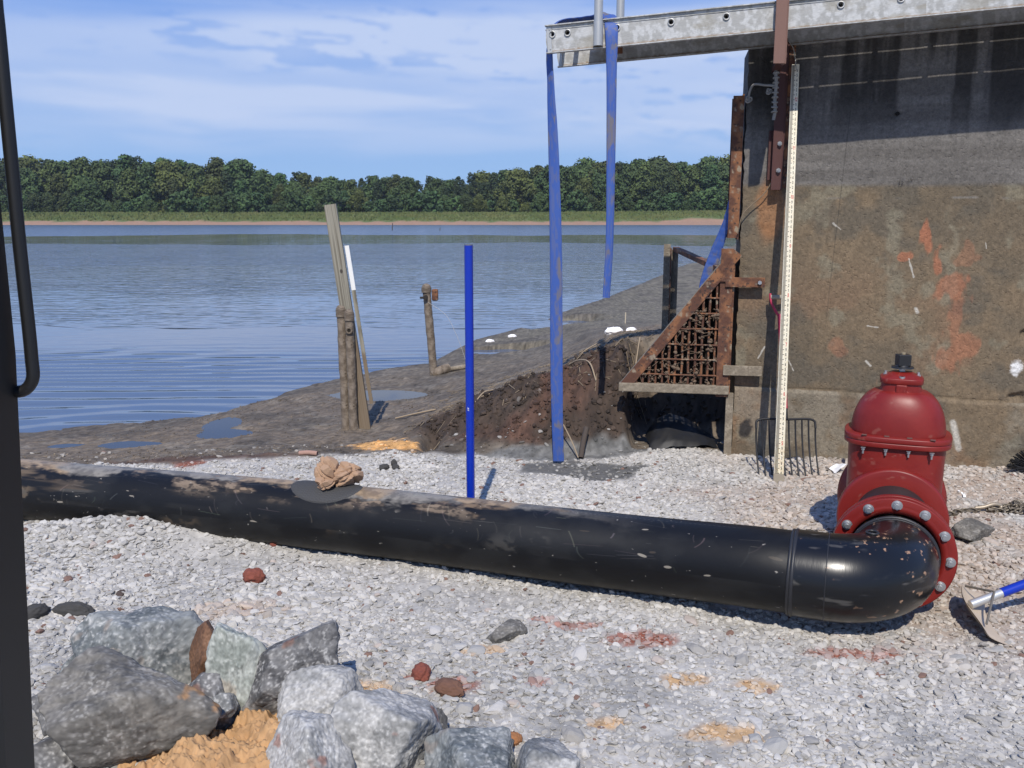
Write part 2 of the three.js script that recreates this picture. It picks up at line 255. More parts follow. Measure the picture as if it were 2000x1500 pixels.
// crumbs of soil over the bank, straw and twigs washed up on it
{
  const l = []; let tries = 0;
  while (l.length < 13000 && tries++ < 200000) {
    const x = rr(-3.6, 1.75), z = rr(-9.5, -5.9), q = mudness(x, z); if (q < 0.6) continue; const b = bank(x, z), cut = sm(0.03, 0.15, b) * sm(-7.6, -6.9, z), lip = blob(x, z, -1.3, -6.25, 1.6, 0.2);
    if (rnd() > 0.2 + 0.8 * Math.max(cut, lip)) continue;
    const s = 0.003 + 0.02 * Math.pow(rnd(), 4) * (0.35 + cut), c = groundColor(x, z).c, t = rr(0.6, 1.15); l.push([x, height(x, z) + s * 0.05, z, s, c.map((k) => k * t)]);
  }
  const g = stoneGeo(1, 0.75), im = new THREE.InstancedMesh(g, std(1, 1, 1, 0.85), l.length), M = new THREE.Matrix4(), Q = new THREE.Quaternion(), C = new THREE.Color();
  l.forEach(([x, y, z, s, o], i) => { Q.setFromEuler(new THREE.Euler(rr(0, 6), rr(0, 6.3), rr(0, 6))); M.compose(V(x, y, z), Q, V(s * rr(0.8, 1.4), s, s * rr(0.8, 1.2))); im.setMatrixAt(i, M); im.setColorAt(i, C.setRGB(...o)); });
  im.name = 'soil_crumbs'; im.castShadow = im.receiveShadow = true; im.userData = { kind: 'stuff', label: 'dark brown crumbs of soil on the dug bank', category: 'soil' }; scene.add(im);
  const st = [];
  for (let k = 0; k < 900; k++) {
    const x = rr(-0.9, 1.25), z = rr(-9, -6.5), b = bank(x, z); if (b < 0.06 || rnd() > 0.25 + b) continue;
    const L = rr(0.02, 0.12), a = rr(0, 6.3), p = V(x, height(x, z) + 0.006, z), x2 = x + Math.cos(a) * L, z2 = z + Math.sin(a) * L; st.push(rodGeo(p, V(x2, height(x2, z2) + rr(0.004, 0.02), z2), rr(0.0012, 0.003), 5));
  }
  const straw = new THREE.Mesh(merge(st), std(0.27, 0.21, 0.14, 0.9)); straw.name = 'straw_litter'; straw.castShadow = straw.receiveShadow = true; straw.userData = { kind: 'stuff', label: 'dry straw and rootlets scattered over the soil bank', category: 'litter' }; scene.add(straw);
}

// ---------------------------------------------------------------- water
function waterTex(S, ax) { return tex(S, S, grey((u, v) => { const w = (p, q, o) => { const x = u * p, y = v * q; return f2(x, y, o) * (1 - u) * (1 - v) + f2(x - p, y, o) * u * (1 - v) + f2(x, y - q, o) * (1 - u) * v + f2(x - p, y - q, o) * u * v; }; return clamp(0.5 + 1.1 * (w(10 * ax, 40, 3) - 0.5) + 0.5 * (w(30 * ax, 90, 2) - 0.5)); }), false); }
const rip = waterTex(1024, 1);
const waterMat = (scale, rough = 0.03) => new THREE.MeshPhysicalMaterial({ color: new THREE.Color().setRGB(0.085, 0.115, 0.17), roughness: rough, metalness: 0, ior: 1.333, bumpMap: rip, bumpScale: scale });
{
  const bound = (k) => (x) => k === 0 ? 2 : [0, -16.5, -23, -38, -68, -108, -320][k] + (k < 6 ? [0, 1.5, 4, 6, 12, 26][k] * (f2(x * [0, 0.2, 0.15, 0.1, 0.055, 0.035][k] + k * 9, k * 3.3, 5) - 0.5) * 2 : 0);
  const scales = [0.005, 0.012, 0.03, 0.07, 0.012, 0.1];
  for (let k = 0; k < 6; k++) {
    const a = bound(k), b = bound(k + 1), nx = k === 0 ? 420 : 500, nz = k === 0 ? 560 : 8, x0 = k === 0 ? -16 : -330, x1 = k === 0 ? 14 : 330, pos = [], uv = [], idx = [];
    const z0 = k === 0 ? -6.4 : 0;
    for (let j = 0; j <= nz; j++) for (let i = 0; i <= nx; i++) {
      const x = lerp(x0, x1, i / nx), za = k === 0 ? z0 : a(x), z = lerp(za, b(x), j / nz); let y = WATER;
      if (k === 0) { const d = sm(-14.6, -12, z); y += d * (0.0045 * Math.sin((z + 0.5 * f2(x * 0.3, z * 0.3, 2) * 2 + 0.06 * x) * 17) * f2(x * 0.25 + 3, z * 0.5, 2) * 1.5 + 0.005 * Math.sin((z * 0.96 - 0.08 * x + f2(x * 0.4 + 7, z * 0.4, 2)) * 10.5) * f2(x * 0.2, z * 0.4 + 9, 2)); }
      pos.push(x, y, z); uv.push(x / 9, z / 9);
      if (i && j) { const q = j * (nx + 1) + i, w = nx + 1; idx.push(q, q - w, q - w - 1, q, q - w - 1, q - 1); }
    }
    structure('lake_water', geoFrom(pos, idx, uv), waterMat(scales[k], [0.03, 0.05, 0.07, 0.09, 0.045, 0.2][k]));
  }
  // the lake beside the near ripples
  const side = [[-330, -16], [14, 330]]; for (const [p, q] of side) { const g = new THREE.BufferGeometry(), pos = [], uv = [], idx = [], nx = 60; for (let i = 0; i <= nx; i++) { const x = lerp(p, q, i / nx), b = bound(1)(x), e = x < 0 ? -6.4 : Math.min(pl(SHORE, x) + 4, b + 0.1); pos.push(x, WATER, Math.max(e, b), x, WATER, b); uv.push(x / 9, e / 9, x / 9, b / 9); if (i) { const k = i * 2; idx.push(k, k + 1, k - 1, k, k - 1, k - 2); } } structure('lake_water', geoFrom(pos, idx, uv), waterMat(0.005)); }
  const pm = new THREE.MeshPhysicalMaterial({ color: new THREE.Color().setRGB(0.05, 0.048, 0.042), roughness: 0.03, ior: 1.333 });
  for (const [x, z, sx, sz] of PUDDLES) {
    const n = 40, pos = [0, 0, 0], idx = []; const h = height(x, z, true) - 0.01;
    for (let i = 0; i <= n; i++) { const a = i / n * Math.PI * 2; pos.push(Math.cos(a) * sx * 1.16, 0, Math.sin(a) * sz * 1.16); if (i) idx.push(0, i + 1, i); }
    const p = structure('puddle', geoFrom(pos, idx), pm); p.position.set(x, h, z);
  }
}

// ---------------------------------------------------------------- the far shore: sand, grass dam, woods
const bankTop = (x) => 3.1 + 0.008 * Math.max(0, x) + 0.25 * f2(x * 0.03, 3);
function farHeight(x, z) { const d = -z - 288 - 6 * (f2(x * 0.02, 7, 2) - 0.5); const T = bankTop(x); return d < 0 ? WATER - 0.3 + 0.1 * Math.max(d, -3) : d < 7 ? WATER + 0.13 * d : Math.min(T, WATER + 0.9 + (d - 7) * 0.27) - 0.04 * Math.max(0, d - 24) + (d > 7 ? 0.3 * (f2(x * 0.6, z * 0.6, 3) - 0.5) : 0.1 * (f2(x * 0.5, z, 2) - 0.5)); }
{
  const pos = [], uv = [], col = [], idx = [], nx = 700, nz = 90;
  for (let j = 0; j <= nz; j++) for (let i = 0; i <= nx; i++) {
    const x = lerp(-420, 420, i / nx), z = -280 - 200 * Math.pow(j / nz, 1.8); const y = farHeight(x, z); pos.push(x, y, z); uv.push(x / 6, z / 6);
    const w = f2(x * 0.3, z * 0.3, 3); let c = mix3([0.33, 0.2, 0.13], [0.1, 0.135, 0.04], sm(0.55, 0.85, y + 1.1 * (w - 0.5) - 0.9 * blob(x, 0, 62, 0, 9, 1))); c = mix3(c, [0.16, 0.17, 0.06], sm(0.5, 0.7, f2(x * 0.08 + 3, z * 0.2, 3)) * sm(1, 2, y)); col.push(...c.map((k) => k * 1.35));
    if (i && j) { const b = j * (nx + 1) + i, q = nx + 1; idx.push(b, b - q, b - q - 1, b, b - q - 1, b - 1); }
  }
  structure('far_bank_ground', geoFrom(pos, idx, uv, col), std(1, 1, 1, 0.95, 0, { vertexColors: true, map: grain }));
  // grass of the dam: many small tufts
  const b = []; for (let k = 0; k < 9; k++) { const a = rr(0, 6.3), r = rr(0.05, 0.25), h = rr(0.25, 0.6), lx = rr(-0.2, 0.2); b.push(geoFrom([Math.cos(a) * r - 0.07, 0, Math.sin(a) * r, Math.cos(a) * r + 0.07, 0, Math.sin(a) * r, Math.cos(a) * r + lx, h, Math.sin(a) * r], [0, 1, 2])); }
  const tg = mergeGeometries(b), N = 26000, im = new THREE.InstancedMesh(tg, std(1, 1, 1, 0.9), N), M = new THREE.Matrix4(), Q = new THREE.Quaternion(), C = new THREE.Color();
  for (let i = 0; i < N; i++) { let x, z, y; do { x = rr(-230, 160); z = -rr(292, 312); y = farHeight(x, z); } while (y < 0.75 + 0.7 * rnd() + 1.2 * blob(x, 0, 62, 0, 9, 1)); const s = rr(0.7, 1.6); Q.setFromAxisAngle(V(0, 1, 0), rr(0, 6.3)); M.compose(V(x, y - 0.03, z), Q, V(s, s * rr(0.6, 1.2), s)); im.setMatrixAt(i, M); const t = f2(x * 0.15, z * 0.3, 3); im.setColorAt(i, C.setRGB(lerp(0.085, 0.19, t), lerp(0.135, 0.19, t), lerp(0.035, 0.07, t))); }
  im.name = 'dam_grass'; im.userData = { kind: 'stuff', label: 'tall green grass along the far earth dam', category: 'grass' }; im.castShadow = im.receiveShadow = true; scene.add(im);
}
// trees
function crownGeo(h, w, kind) {
  const pos = [], nor = [], col = [], lobes = [], base = kind === 'bush' ? 0.02 : kind === 'pine' ? 0.28 : 0.08;
  const nl = kind === 'pine' ? 40 : kind === 'bush' ? 26 : 70;
  for (let k = 0; k < nl; k++) {
    const t = Math.pow((k + rnd()) / nl, 0.9), y = lerp(base, 0.93, t), prof = kind === 'pine' ? Math.pow(1 - t, 0.55) * 0.8 + 0.2 : Math.sin(Math.PI * clamp(0.16 + 0.78 * t)) * (kind === 'tall' ? 0.85 : 1), a = k * 2.4 + rr(-0.5, 0.5), r = prof * Math.sqrt(rnd()) * 0.42 * w;
    lobes.push([Math.cos(a) * r, y * h, Math.sin(a) * r, (kind === 'pine' ? 0.12 : 0.125) * w * rr(0.55, 1.4)]);
  }
  const hue = rr(-0.15, 0.15), tone = rr(0.68, 1.25);
  for (const [lx, ly, lz, lr] of lobes) {
    const n = Math.round(30 * lr * lr + 22), lt = rr(0.75, 1.25);
    for (let i = 0; i < n; i++) {
      const d = V(rr(-1, 1), rr(-0.75, 1), rr(-1, 1)).normalize(), q = lr * Math.pow(rnd(), 0.28) * rr(0.85, 1.15), c = V(lx + d.x * q, ly + d.y * q * 0.8, lz + d.z * q), s = rr(0.2, 0.52) * (kind === 'pine' ? 0.8 : 1);
      const nn = d.clone().add(V(rr(-0.8, 0.8), rr(-0.4, 0.9), rr(-0.8, 0.8))).normalize(), t1 = V(0, 0, 0).crossVectors(nn, V(rr(-1, 1), rr(-1, 1), rr(-1, 1))).normalize(), t2 = V(0, 0, 0).crossVectors(nn, t1);
      const P = [c.clone().addScaledVector(t1, -s), c.clone().addScaledVector(t2, -s * 0.7), c.clone().addScaledVector(t1, s), c.clone().addScaledVector(t2, s * 0.8)], g = lt * rr(0.8, 1.2), cc = kind === 'pine' ? [0.034 * g, 0.054 * g, 0.018 * g] : [(0.058 + 0.1 * hue) * g * tone, 0.086 * g * tone, (0.022 - 0.02 * hue) * g * tone];
      for (const k of [0, 1, 2, 0, 2, 3]) { pos.push(P[k].x, P[k].y, P[k].z); nor.push(nn.x, nn.y, nn.z); col.push(...cc); }
    }
  }
  const g = new THREE.BufferGeometry(); g.setAttribute('position', new THREE.Float32BufferAttribute(pos, 3)); g.setAttribute('normal', new THREE.Float32BufferAttribute(nor, 3)); g.setAttribute('color', new THREE.Float32BufferAttribute(col, 3)); return g;
}
function trunkGeo(h) { const l = [rodGeo(V(0, -0.5, 0), V(0.2, h * 0.8, 0.1), 0.28, 8, 0.07)]; for (let k = 0; k < 5; k++) { const y = h * rr(0.25, 0.6), a = rr(0, 6.3); l.push(rodGeo(V(0.05, y, 0), V(Math.cos(a) * h * 0.18, y + h * 0.17, Math.sin(a) * h * 0.18), 0.1, 6, 0.03)); } return merge(l); }
{
  const leaf = new THREE.MeshStandardMaterial({ vertexColors: true, roughness: 0.85, side: THREE.DoubleSide }), bark = std(0.09, 0.075, 0.06, 0.95);
  const kinds = { round: 'broad rounded tree', tall: 'tall light green tree', pine: 'dark narrow pine', bush: 'low bushy tree' };
  const SPOT = [[-118, 'at far left by the black handle'], [-62, 'left of the leaning plank'], [-30, 'just right of the leaning plank'], [-5, 'left of the blue pole'], [16, 'between blue pole and near hose'], [40, 'between the two blue hoses'], [999, 'right of the hoses by the wall']];
  const protos = {}; for (const k in kinds) protos[k] = [...Array(k === 'bush' ? 4 : 5)].map(() => { const h = { round: 15, tall: 17, pine: 17, bush: 6 }[k], w = { round: 14, tall: 11.5, pine: 8.5, bush: 8 }[k]; return { c: crownGeo(h, w, k), t: trunkGeo(h), h }; });
  const tree = (kind, x, z, H, row) => { const spot = SPOT.find(([lim]) => x * 340 / -z < lim)[1]; const p = protos[kind][Math.floor(rnd() * protos[kind].length)], s = H / p.h, y = farHeight(x, z) - 0.2, g = thing(kind === 'pine' ? 'pine_tree' : kind === 'bush' ? 'bush_tree' : 'broadleaf_tree', `${kinds[kind]}, ${row} row of far woods, ${spot}`, 'tree', [x, y, z], rr(0, 6.3), `${kinds[kind]}s, ${row} row of far woods, ${spot}`); g.scale.set(s * rr(0.85, 1.1), s, s * rr(0.85, 1.1)); part(g, 'trunk', p.t, bark); part(g, 'crown', p.c, leaf); };
  const TOP = [[-200, 325], [0, 322], [60, 318], [130, 312], [200, 322], [250, 318], [310, 306], [350, 318], [400, 326], [470, 322], [520, 340], [560, 345], [600, 336], [640, 357], [700, 352], [760, 351], [830, 352], [900, 350], [960, 342], [1060, 328], [1130, 325], [1200, 322], [1260, 314], [1320, 326], [1380, 320], [1425, 310], [1600, 305], [2000, 300]];
  const sky = (x, d) => 1.65 + (428 - pl(TOP, 1000 + x / d * 1750)) * d / 1750;
  for (let x = -205; x < 118; x += rr(3.5, 4.8)) { const d = rr(345, 362), xx = x * 1.04, H = sky(xx, d) * rr(0.88, 1.02); tree(pl([[-225, 0.2], [-90, 0.25], [-50, 0.5], [10, 0.6], [60, 0.2]], x) > rnd() ? 'pine' : rnd() < 0.5 ? 'tall' : 'round', xx, -d, H, 'back'); }
  for (let x = -198; x < 110; x += rr(5, 7)) { const d = rr(330, 340); tree(rnd() < 0.22 ? 'pine' : rnd() < 0.55 ? 'round' : 'tall', x, -d, sky(x, d) * rr(0.62, 0.9), 'middle'); }
  for (let x = -190; x < 104; x += rr(3.2, 5)) { const d = rr(317, 327); tree(rnd() < 0.75 ? 'bush' : 'round', x, -d, rr(4.2, 9), 'front'); }
}

// ---------------------------------------------------------------- shared materials
const rustT = tex(512, 512, (u, v) => { const a = tile2(u, v, 6, 5), b = tile2(u + 0.3, v, 24, 3); let c = mix3([0.1, 0.045, 0.028], [0.25, 0.11, 0.05], sm(0.42, 0.62, a)); c = mix3(c, [0.05, 0.03, 0.024], sm(0.55, 0.7, b)); return mix3(c, [0.3, 0.25, 0.18], sm(0.6, 0.72, tile2(u, v + 0.4, 9, 4)) * 0.8); });
const rustB = tex(256, 256, grey((u, v) => tile2(u, v, 30, 4)), false);
const rust = std(1, 1, 1, 0.9, 0, { map: rustT, bumpMap: rustB, bumpScale: 0.004 }); rust.userData.metres = 0.4;
const crustT = tex(512, 512, (u, v) => { const a = tile2(u, v, 8, 5); return mix3([0.2, 0.165, 0.12], [0.33, 0.28, 0.21], sm(0.35, 0.7, a) * sm(0.3, 0.6, tile2(u, v + 0.2, 30, 3))); });
const crust = std(1, 1, 1, 0.95, 0, { map: crustT, bumpMap: rustB, bumpScale: 0.006 }); crust.userData.metres = 0.35;
const mudPipeT = tex(512, 512, (u, v) => { const a = tile2(u, v, 7, 5); return mix3([0.13, 0.1, 0.072], [0.24, 0.195, 0.15], sm(0.35, 0.65, a)); });
const mudPipe = std(1, 1, 1, 0.95, 0, { map: mudPipeT, bumpMap: rustB, bumpScale: 0.008 });
const woodT = tex(128, 1024, (u, v) => { const g = f2(u * 26 + 2 * f2(v * 3, u * 2, 2), v * 5, 3), k = Math.hypot((u - 0.6) * 0.9, (v - 0.72) * 12); let c = mix3([0.29, 0.27, 0.215], [0.15, 0.135, 0.1], sm(0.4, 0.7, g)); c = mix3(c, [0.06, 0.05, 0.04], sm(0.13, 0.08, k)); return mix3(c, [0.16, 0.105, 0.06], sm(0.46, 0.4, v + 0.12 * (f2(u * 8, v * 20, 2) - 0.5)) * 0.7); });
const wood = std(1, 1, 1, 0.9, 0, { map: woodT });
const zinc = std(0.55, 0.55, 0.54, 0.35, 0.85);
const blueT = tex(256, 1024, (u, v) => mix3([0.035, 0.09, 0.33], [0.16, 0.14, 0.12], 0.6 * sm(0.6, 0.7, f2(u * 5 + 4, v * 34, 4)) + 0.25 * sm(0.5, 0.6, f2(u * 30, v * 90, 2))));
const hoseMat = std(1, 1, 1, 0.62, 0, { map: blueT });
const bluePaint = std(0.003, 0.028, 0.36, 0.35);
const yawW = -Math.atan2(0.182, 0.983);

// ---------------------------------------------------------------- the concrete wall
const wall = thing('concrete_wall', 'stained brown grey concrete wall of the intake at the right', 'wall', [1.545, 0, -6.16], yawW);
{
  const L = 3.2, y0 = -0.5, H = 3.6;
  const jointY = (s) => 0.5 - 0.03 * s + 0.012 * (f2(s * 9, 2, 3) - 0.5);
  const seg = (s, y, ax, ay, bx, by) => { const dx = bx - ax, dy = by - ay, t = clamp(((s - ax) * dx + (y - ay) * dy) / (dx * dx + dy * dy)); return Math.hypot(s - ax - dx * t, y - ay - dy * t); };
  const map = tex(1200, 1300, (u, v) => {
    const s = u * L, y = y0 + v * H, w = f2(s * 3, y * 3, 5), f = f2(s * 60, y * 60, 3), st = f2(s * 14, y * 1.3 + 5, 4), hz = f2(s * 0.7, y * 13, 4), fl = f2(s * 170, y * 170, 2);
    let c = mix3([0.155, 0.12, 0.078], [0.2, 0.147, 0.09], sm(0.35, 0.65, w));                         // brown silt film
    c = mix3(c, [0.24, 0.145, 0.085], sm(0.5, 0.68, f2(s * 2.2 + 9, y * 2.6, 4)) * 0.6 * sm(1.5, 0.9, y));
    c = mix3(c, [0.115, 0.1, 0.075], sm(0.5, 0.7, f2(s * 4 + 1, y * 5, 4)) * 0.7);
    c = mix3(c, [0.24, 0.215, 0.15], sm(0.58, 0.72, f2(s * 6 + 31, y * 6, 4)) * 0.6);
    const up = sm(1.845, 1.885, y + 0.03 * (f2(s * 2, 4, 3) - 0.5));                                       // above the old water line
    let t = mix3([0.135, 0.124, 0.112], [0.185, 0.172, 0.157], sm(0.35, 0.65, hz)); t = mix3(t, [0.1, 0.093, 0.088], sm(0.42, 0.62, st) * sm(2.05, 2.5, y + 0.3 * (w - 0.5))); t = mix3(t, [0.03, 0.027, 0.024], 0.85 * sm(0.38, 0.56, f2(s * 9 + 3, y * 0.9 + 2, 4) + 0.14 * (hz - 0.5)) * sm(2.1, 2.42, y + 0.25 * (f2(s * 7, y * 2, 3) - 0.5)));  // dark stain streaks, blackened further to paint in the shade below the walkway
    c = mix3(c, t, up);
    c = mix3(c, [0.26, 0.25, 0.23], 0.5 * sm(0.012, 0.002, Math.abs(y - 1.78 + 0.02 * s * (f2(s * 2, 1, 2) - 0.5))) * sm(0.45, 0.6, f2(s * 5, 6, 3)));
    if (y < jointY(s)) c = mix3(c, [0.27, 0.245, 0.19], 0.55 * sm(0.4, 0.62, f2(s * 5 + 2, y * 5 + 7, 4)));
    c = mix3(c, [0.04, 0.034, 0.03], sm(0.45, 0.75, blob(s, y, 0.1, 0.2, 0.07, 0.09) + 0.4 * (f2(s * 30, y * 30, 3) - 0.5)));
    c = mix3(c, [0.33, 0.145, 0.055], sm(0.3, 0.7, blob(s, y, 0.19, 1.72, 0.11, 0.26) + 0.6 * (w - 0.5)) * 0.7);     // rust below the steel plate
    // red clay smears
    const rc = [[1.185, 1.5, 0.05, 0.11, 1], [1.05, 1.405, 0.04, 0.04, 0.9], [1.26, 1.36, 0.05, 0.1, 0.9], [1.36, 1.2, 0.11, 0.13, 0.75], [1.42, 0.95, 0.05, 0.3, 0.5], [1.43, 0.76, 0.12, 0.13, 0.6], [0.66, 0.74, 0.08, 0.07, 0.4], [1.45, 1.42, 0.12, 0.06, 0.35]];
    let k = 0; if (s > 0.5 && s < 1.75 && y > 0.4 && y < 1.8) for (const [a, b, sa, sb, q] of rc) k = Math.max(k, q * sm(0.34, 0.62, blob(s + 0.1 * (f2(s * 7, y * 7 + 5, 3) - 0.5), y + 0.22 * (f2(s * 6 + 3, y * 5, 3) - 0.5), a, b, sa, sb) + 1.1 * (f2(s * 18, y * 7, 4) - 0.5))); c = mix3(c, [0.42, 0.15, 0.075], k * 0.72);
    // white scrapes and splashes
    const ws = [[1.09, 1.39, 1.13, 1.27, 0.005], [1.16, 1.06, 1.17, 1.04, 0.012], [0.86, 0.94, 0.93, 0.93, 0.003], [0.35, 0.72, 0.4, 0.62, 0.004], [0.87, 0.7, 0.9, 0.67, 0.008], [1.1, 0.68, 1.12, 0.68, 0.012], [0.16, 0.7, 0.2, 0.78, 0.004], [0.6, 1.62, 0.65, 1.58, 0.005], [1.45, 0.3, 1.5, 0.12, 0.02], [1.55, 1.5, 1.56, 1.46, 0.003]];
    for (const [a, b, e, d, r] of ws) { if (Math.abs(s - a) > 0.3 || Math.abs(y - b) > 0.25) continue; const q = seg(s, y, a, b, e, d) + 0.01 * (f2(s * 60, y * 60, 2) - 0.5); if (q < r * 1.6) c = mix3(c, [0.62, 0.59, 0.52], 0.75 * sm(r * 1.4, r * 0.4, q)); }
    c = mix3(c, [0.8, 0.8, 0.78], sm(0.35, 0.8, blob(s, y, 1.81, 0.68, 0.05, 0.06) + 0.5 * (f - 0.5)));
    c = mix3(c, [0.03, 0.027, 0.024], sm(0.5, 0.25, Math.abs(s - 0.62 - 0.05 * (y - 1.5)) / 0.006) * sm(0.8, 1.2, y) * 0.5);
    const g = 0.84 + 0.5 * (f - 0.5) + 0.45 * (fl - 0.5); return [c[0] * g, c[1] * g, c[2] * g];
  });
  // felt-pen figures on the wall
  const bump = tex(1024, 1024, grey((u, v) => { const s = u * L, y = y0 + v * H; let h = 0.5 + 0.5 * (f2(s * 45, y * 45, 4) - 0.5) - 0.5 * sm(0.7, 0.8, f2(s * 80, y * 80, 2)); return clamp(h); }), false);
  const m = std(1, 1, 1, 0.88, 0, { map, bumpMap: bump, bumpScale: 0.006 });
  const g = new THREE.BoxGeometry(L, H, 0.35, 256, 288, 1).translate(L / 2, y0 + H / 2, -0.175), p = g.attributes.position, uv = g.attributes.uv;
  for (let i = 0; i < p.count; i++) {
    let s = p.getX(i), y = p.getY(i), z = p.getZ(i); const top = 2.74 + 0.07 * s + 0.08 * sm(0.02, 0.3, s); uv.setXY(i, s / L, (y - y0) / H);
    if (z > -0.01) { const d = y - jointY(s), low = sm(0.008, -0.008, d); z += 0.012 * low + low * 0.02 * (f2(s * 6, y * 6, 4) - 0.5) - 0.014 * Math.exp(-((d / 0.009) ** 2)) + 0.006 * (f2(s * 5 + 8, y * 5, 3) - 0.5) - 0.02 * blob(s, y, 0.952, 2.314, 0.014, 0.014) - 0.03 * sm(0.55, 0.9, blob(s, y, 1.84, 0.49, 0.09, 0.05) + blob(s, y, 1.85, 0.9, 0.07, 0.06) + 0.6 * (f2(s * 25, y * 25, 3) - 0.5)); if (s < 0.002) { s += 0.018 * f2(y * 22, 3, 3); } }
    p.setXYZ(i, s, Math.min(y, top), z);
  }
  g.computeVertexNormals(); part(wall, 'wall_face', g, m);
  const cv = document.createElement('canvas'); cv.width = 256; cv.height = 128; const c = cv.getContext('2d'); c.clearRect(0, 0, 256, 128); c.strokeStyle = c.fillStyle = 'rgb(20,17,14)'; c.lineWidth = 4; c.font = '64px sans-serif'; c.fillText('12', 20, 106); c.font = 'italic 42px sans-serif'; c.fillText('3/8', 128, 64);
  const t = new THREE.CanvasTexture(cv); t.colorSpace = THREE.SRGBColorSpace; part(wall, 'pen_figures', new THREE.PlaneGeometry(0.13, 0.065).translate(1.04, 1.885, 0.008), new THREE.MeshStandardMaterial({ map: t, transparent: true, roughness: 0.9, polygonOffset: true, polygonOffsetFactor: -1 }));
  part(wall, 'form_tie_hole', new THREE.CylinderGeometry(0.013, 0.013, 0.004, 16).rotateX(Math.PI / 2).translate(0.952, 2.314, 0.0), std(0.01, 0.009, 0.008, 1));
}
// rusty steel guide along the wall's edge
{
  const g = thing('steel_guide', 'dark rusty steel channel standing along the upper left edge of the concrete wall', 'steel channel', [1.545, 0, -6.16], yawW);
  part(g, 'web', box(0.012, 0.95, 0.16, -0.014, 1.985, -0.09), rust); part(g, 'flange', box(0.06, 0.93, 0.012, -0.05, 1.985, -0.012), rust); part(g, 'flange', box(0.06, 0.93, 0.012, -0.05, 1.985, -0.165), rust);
}

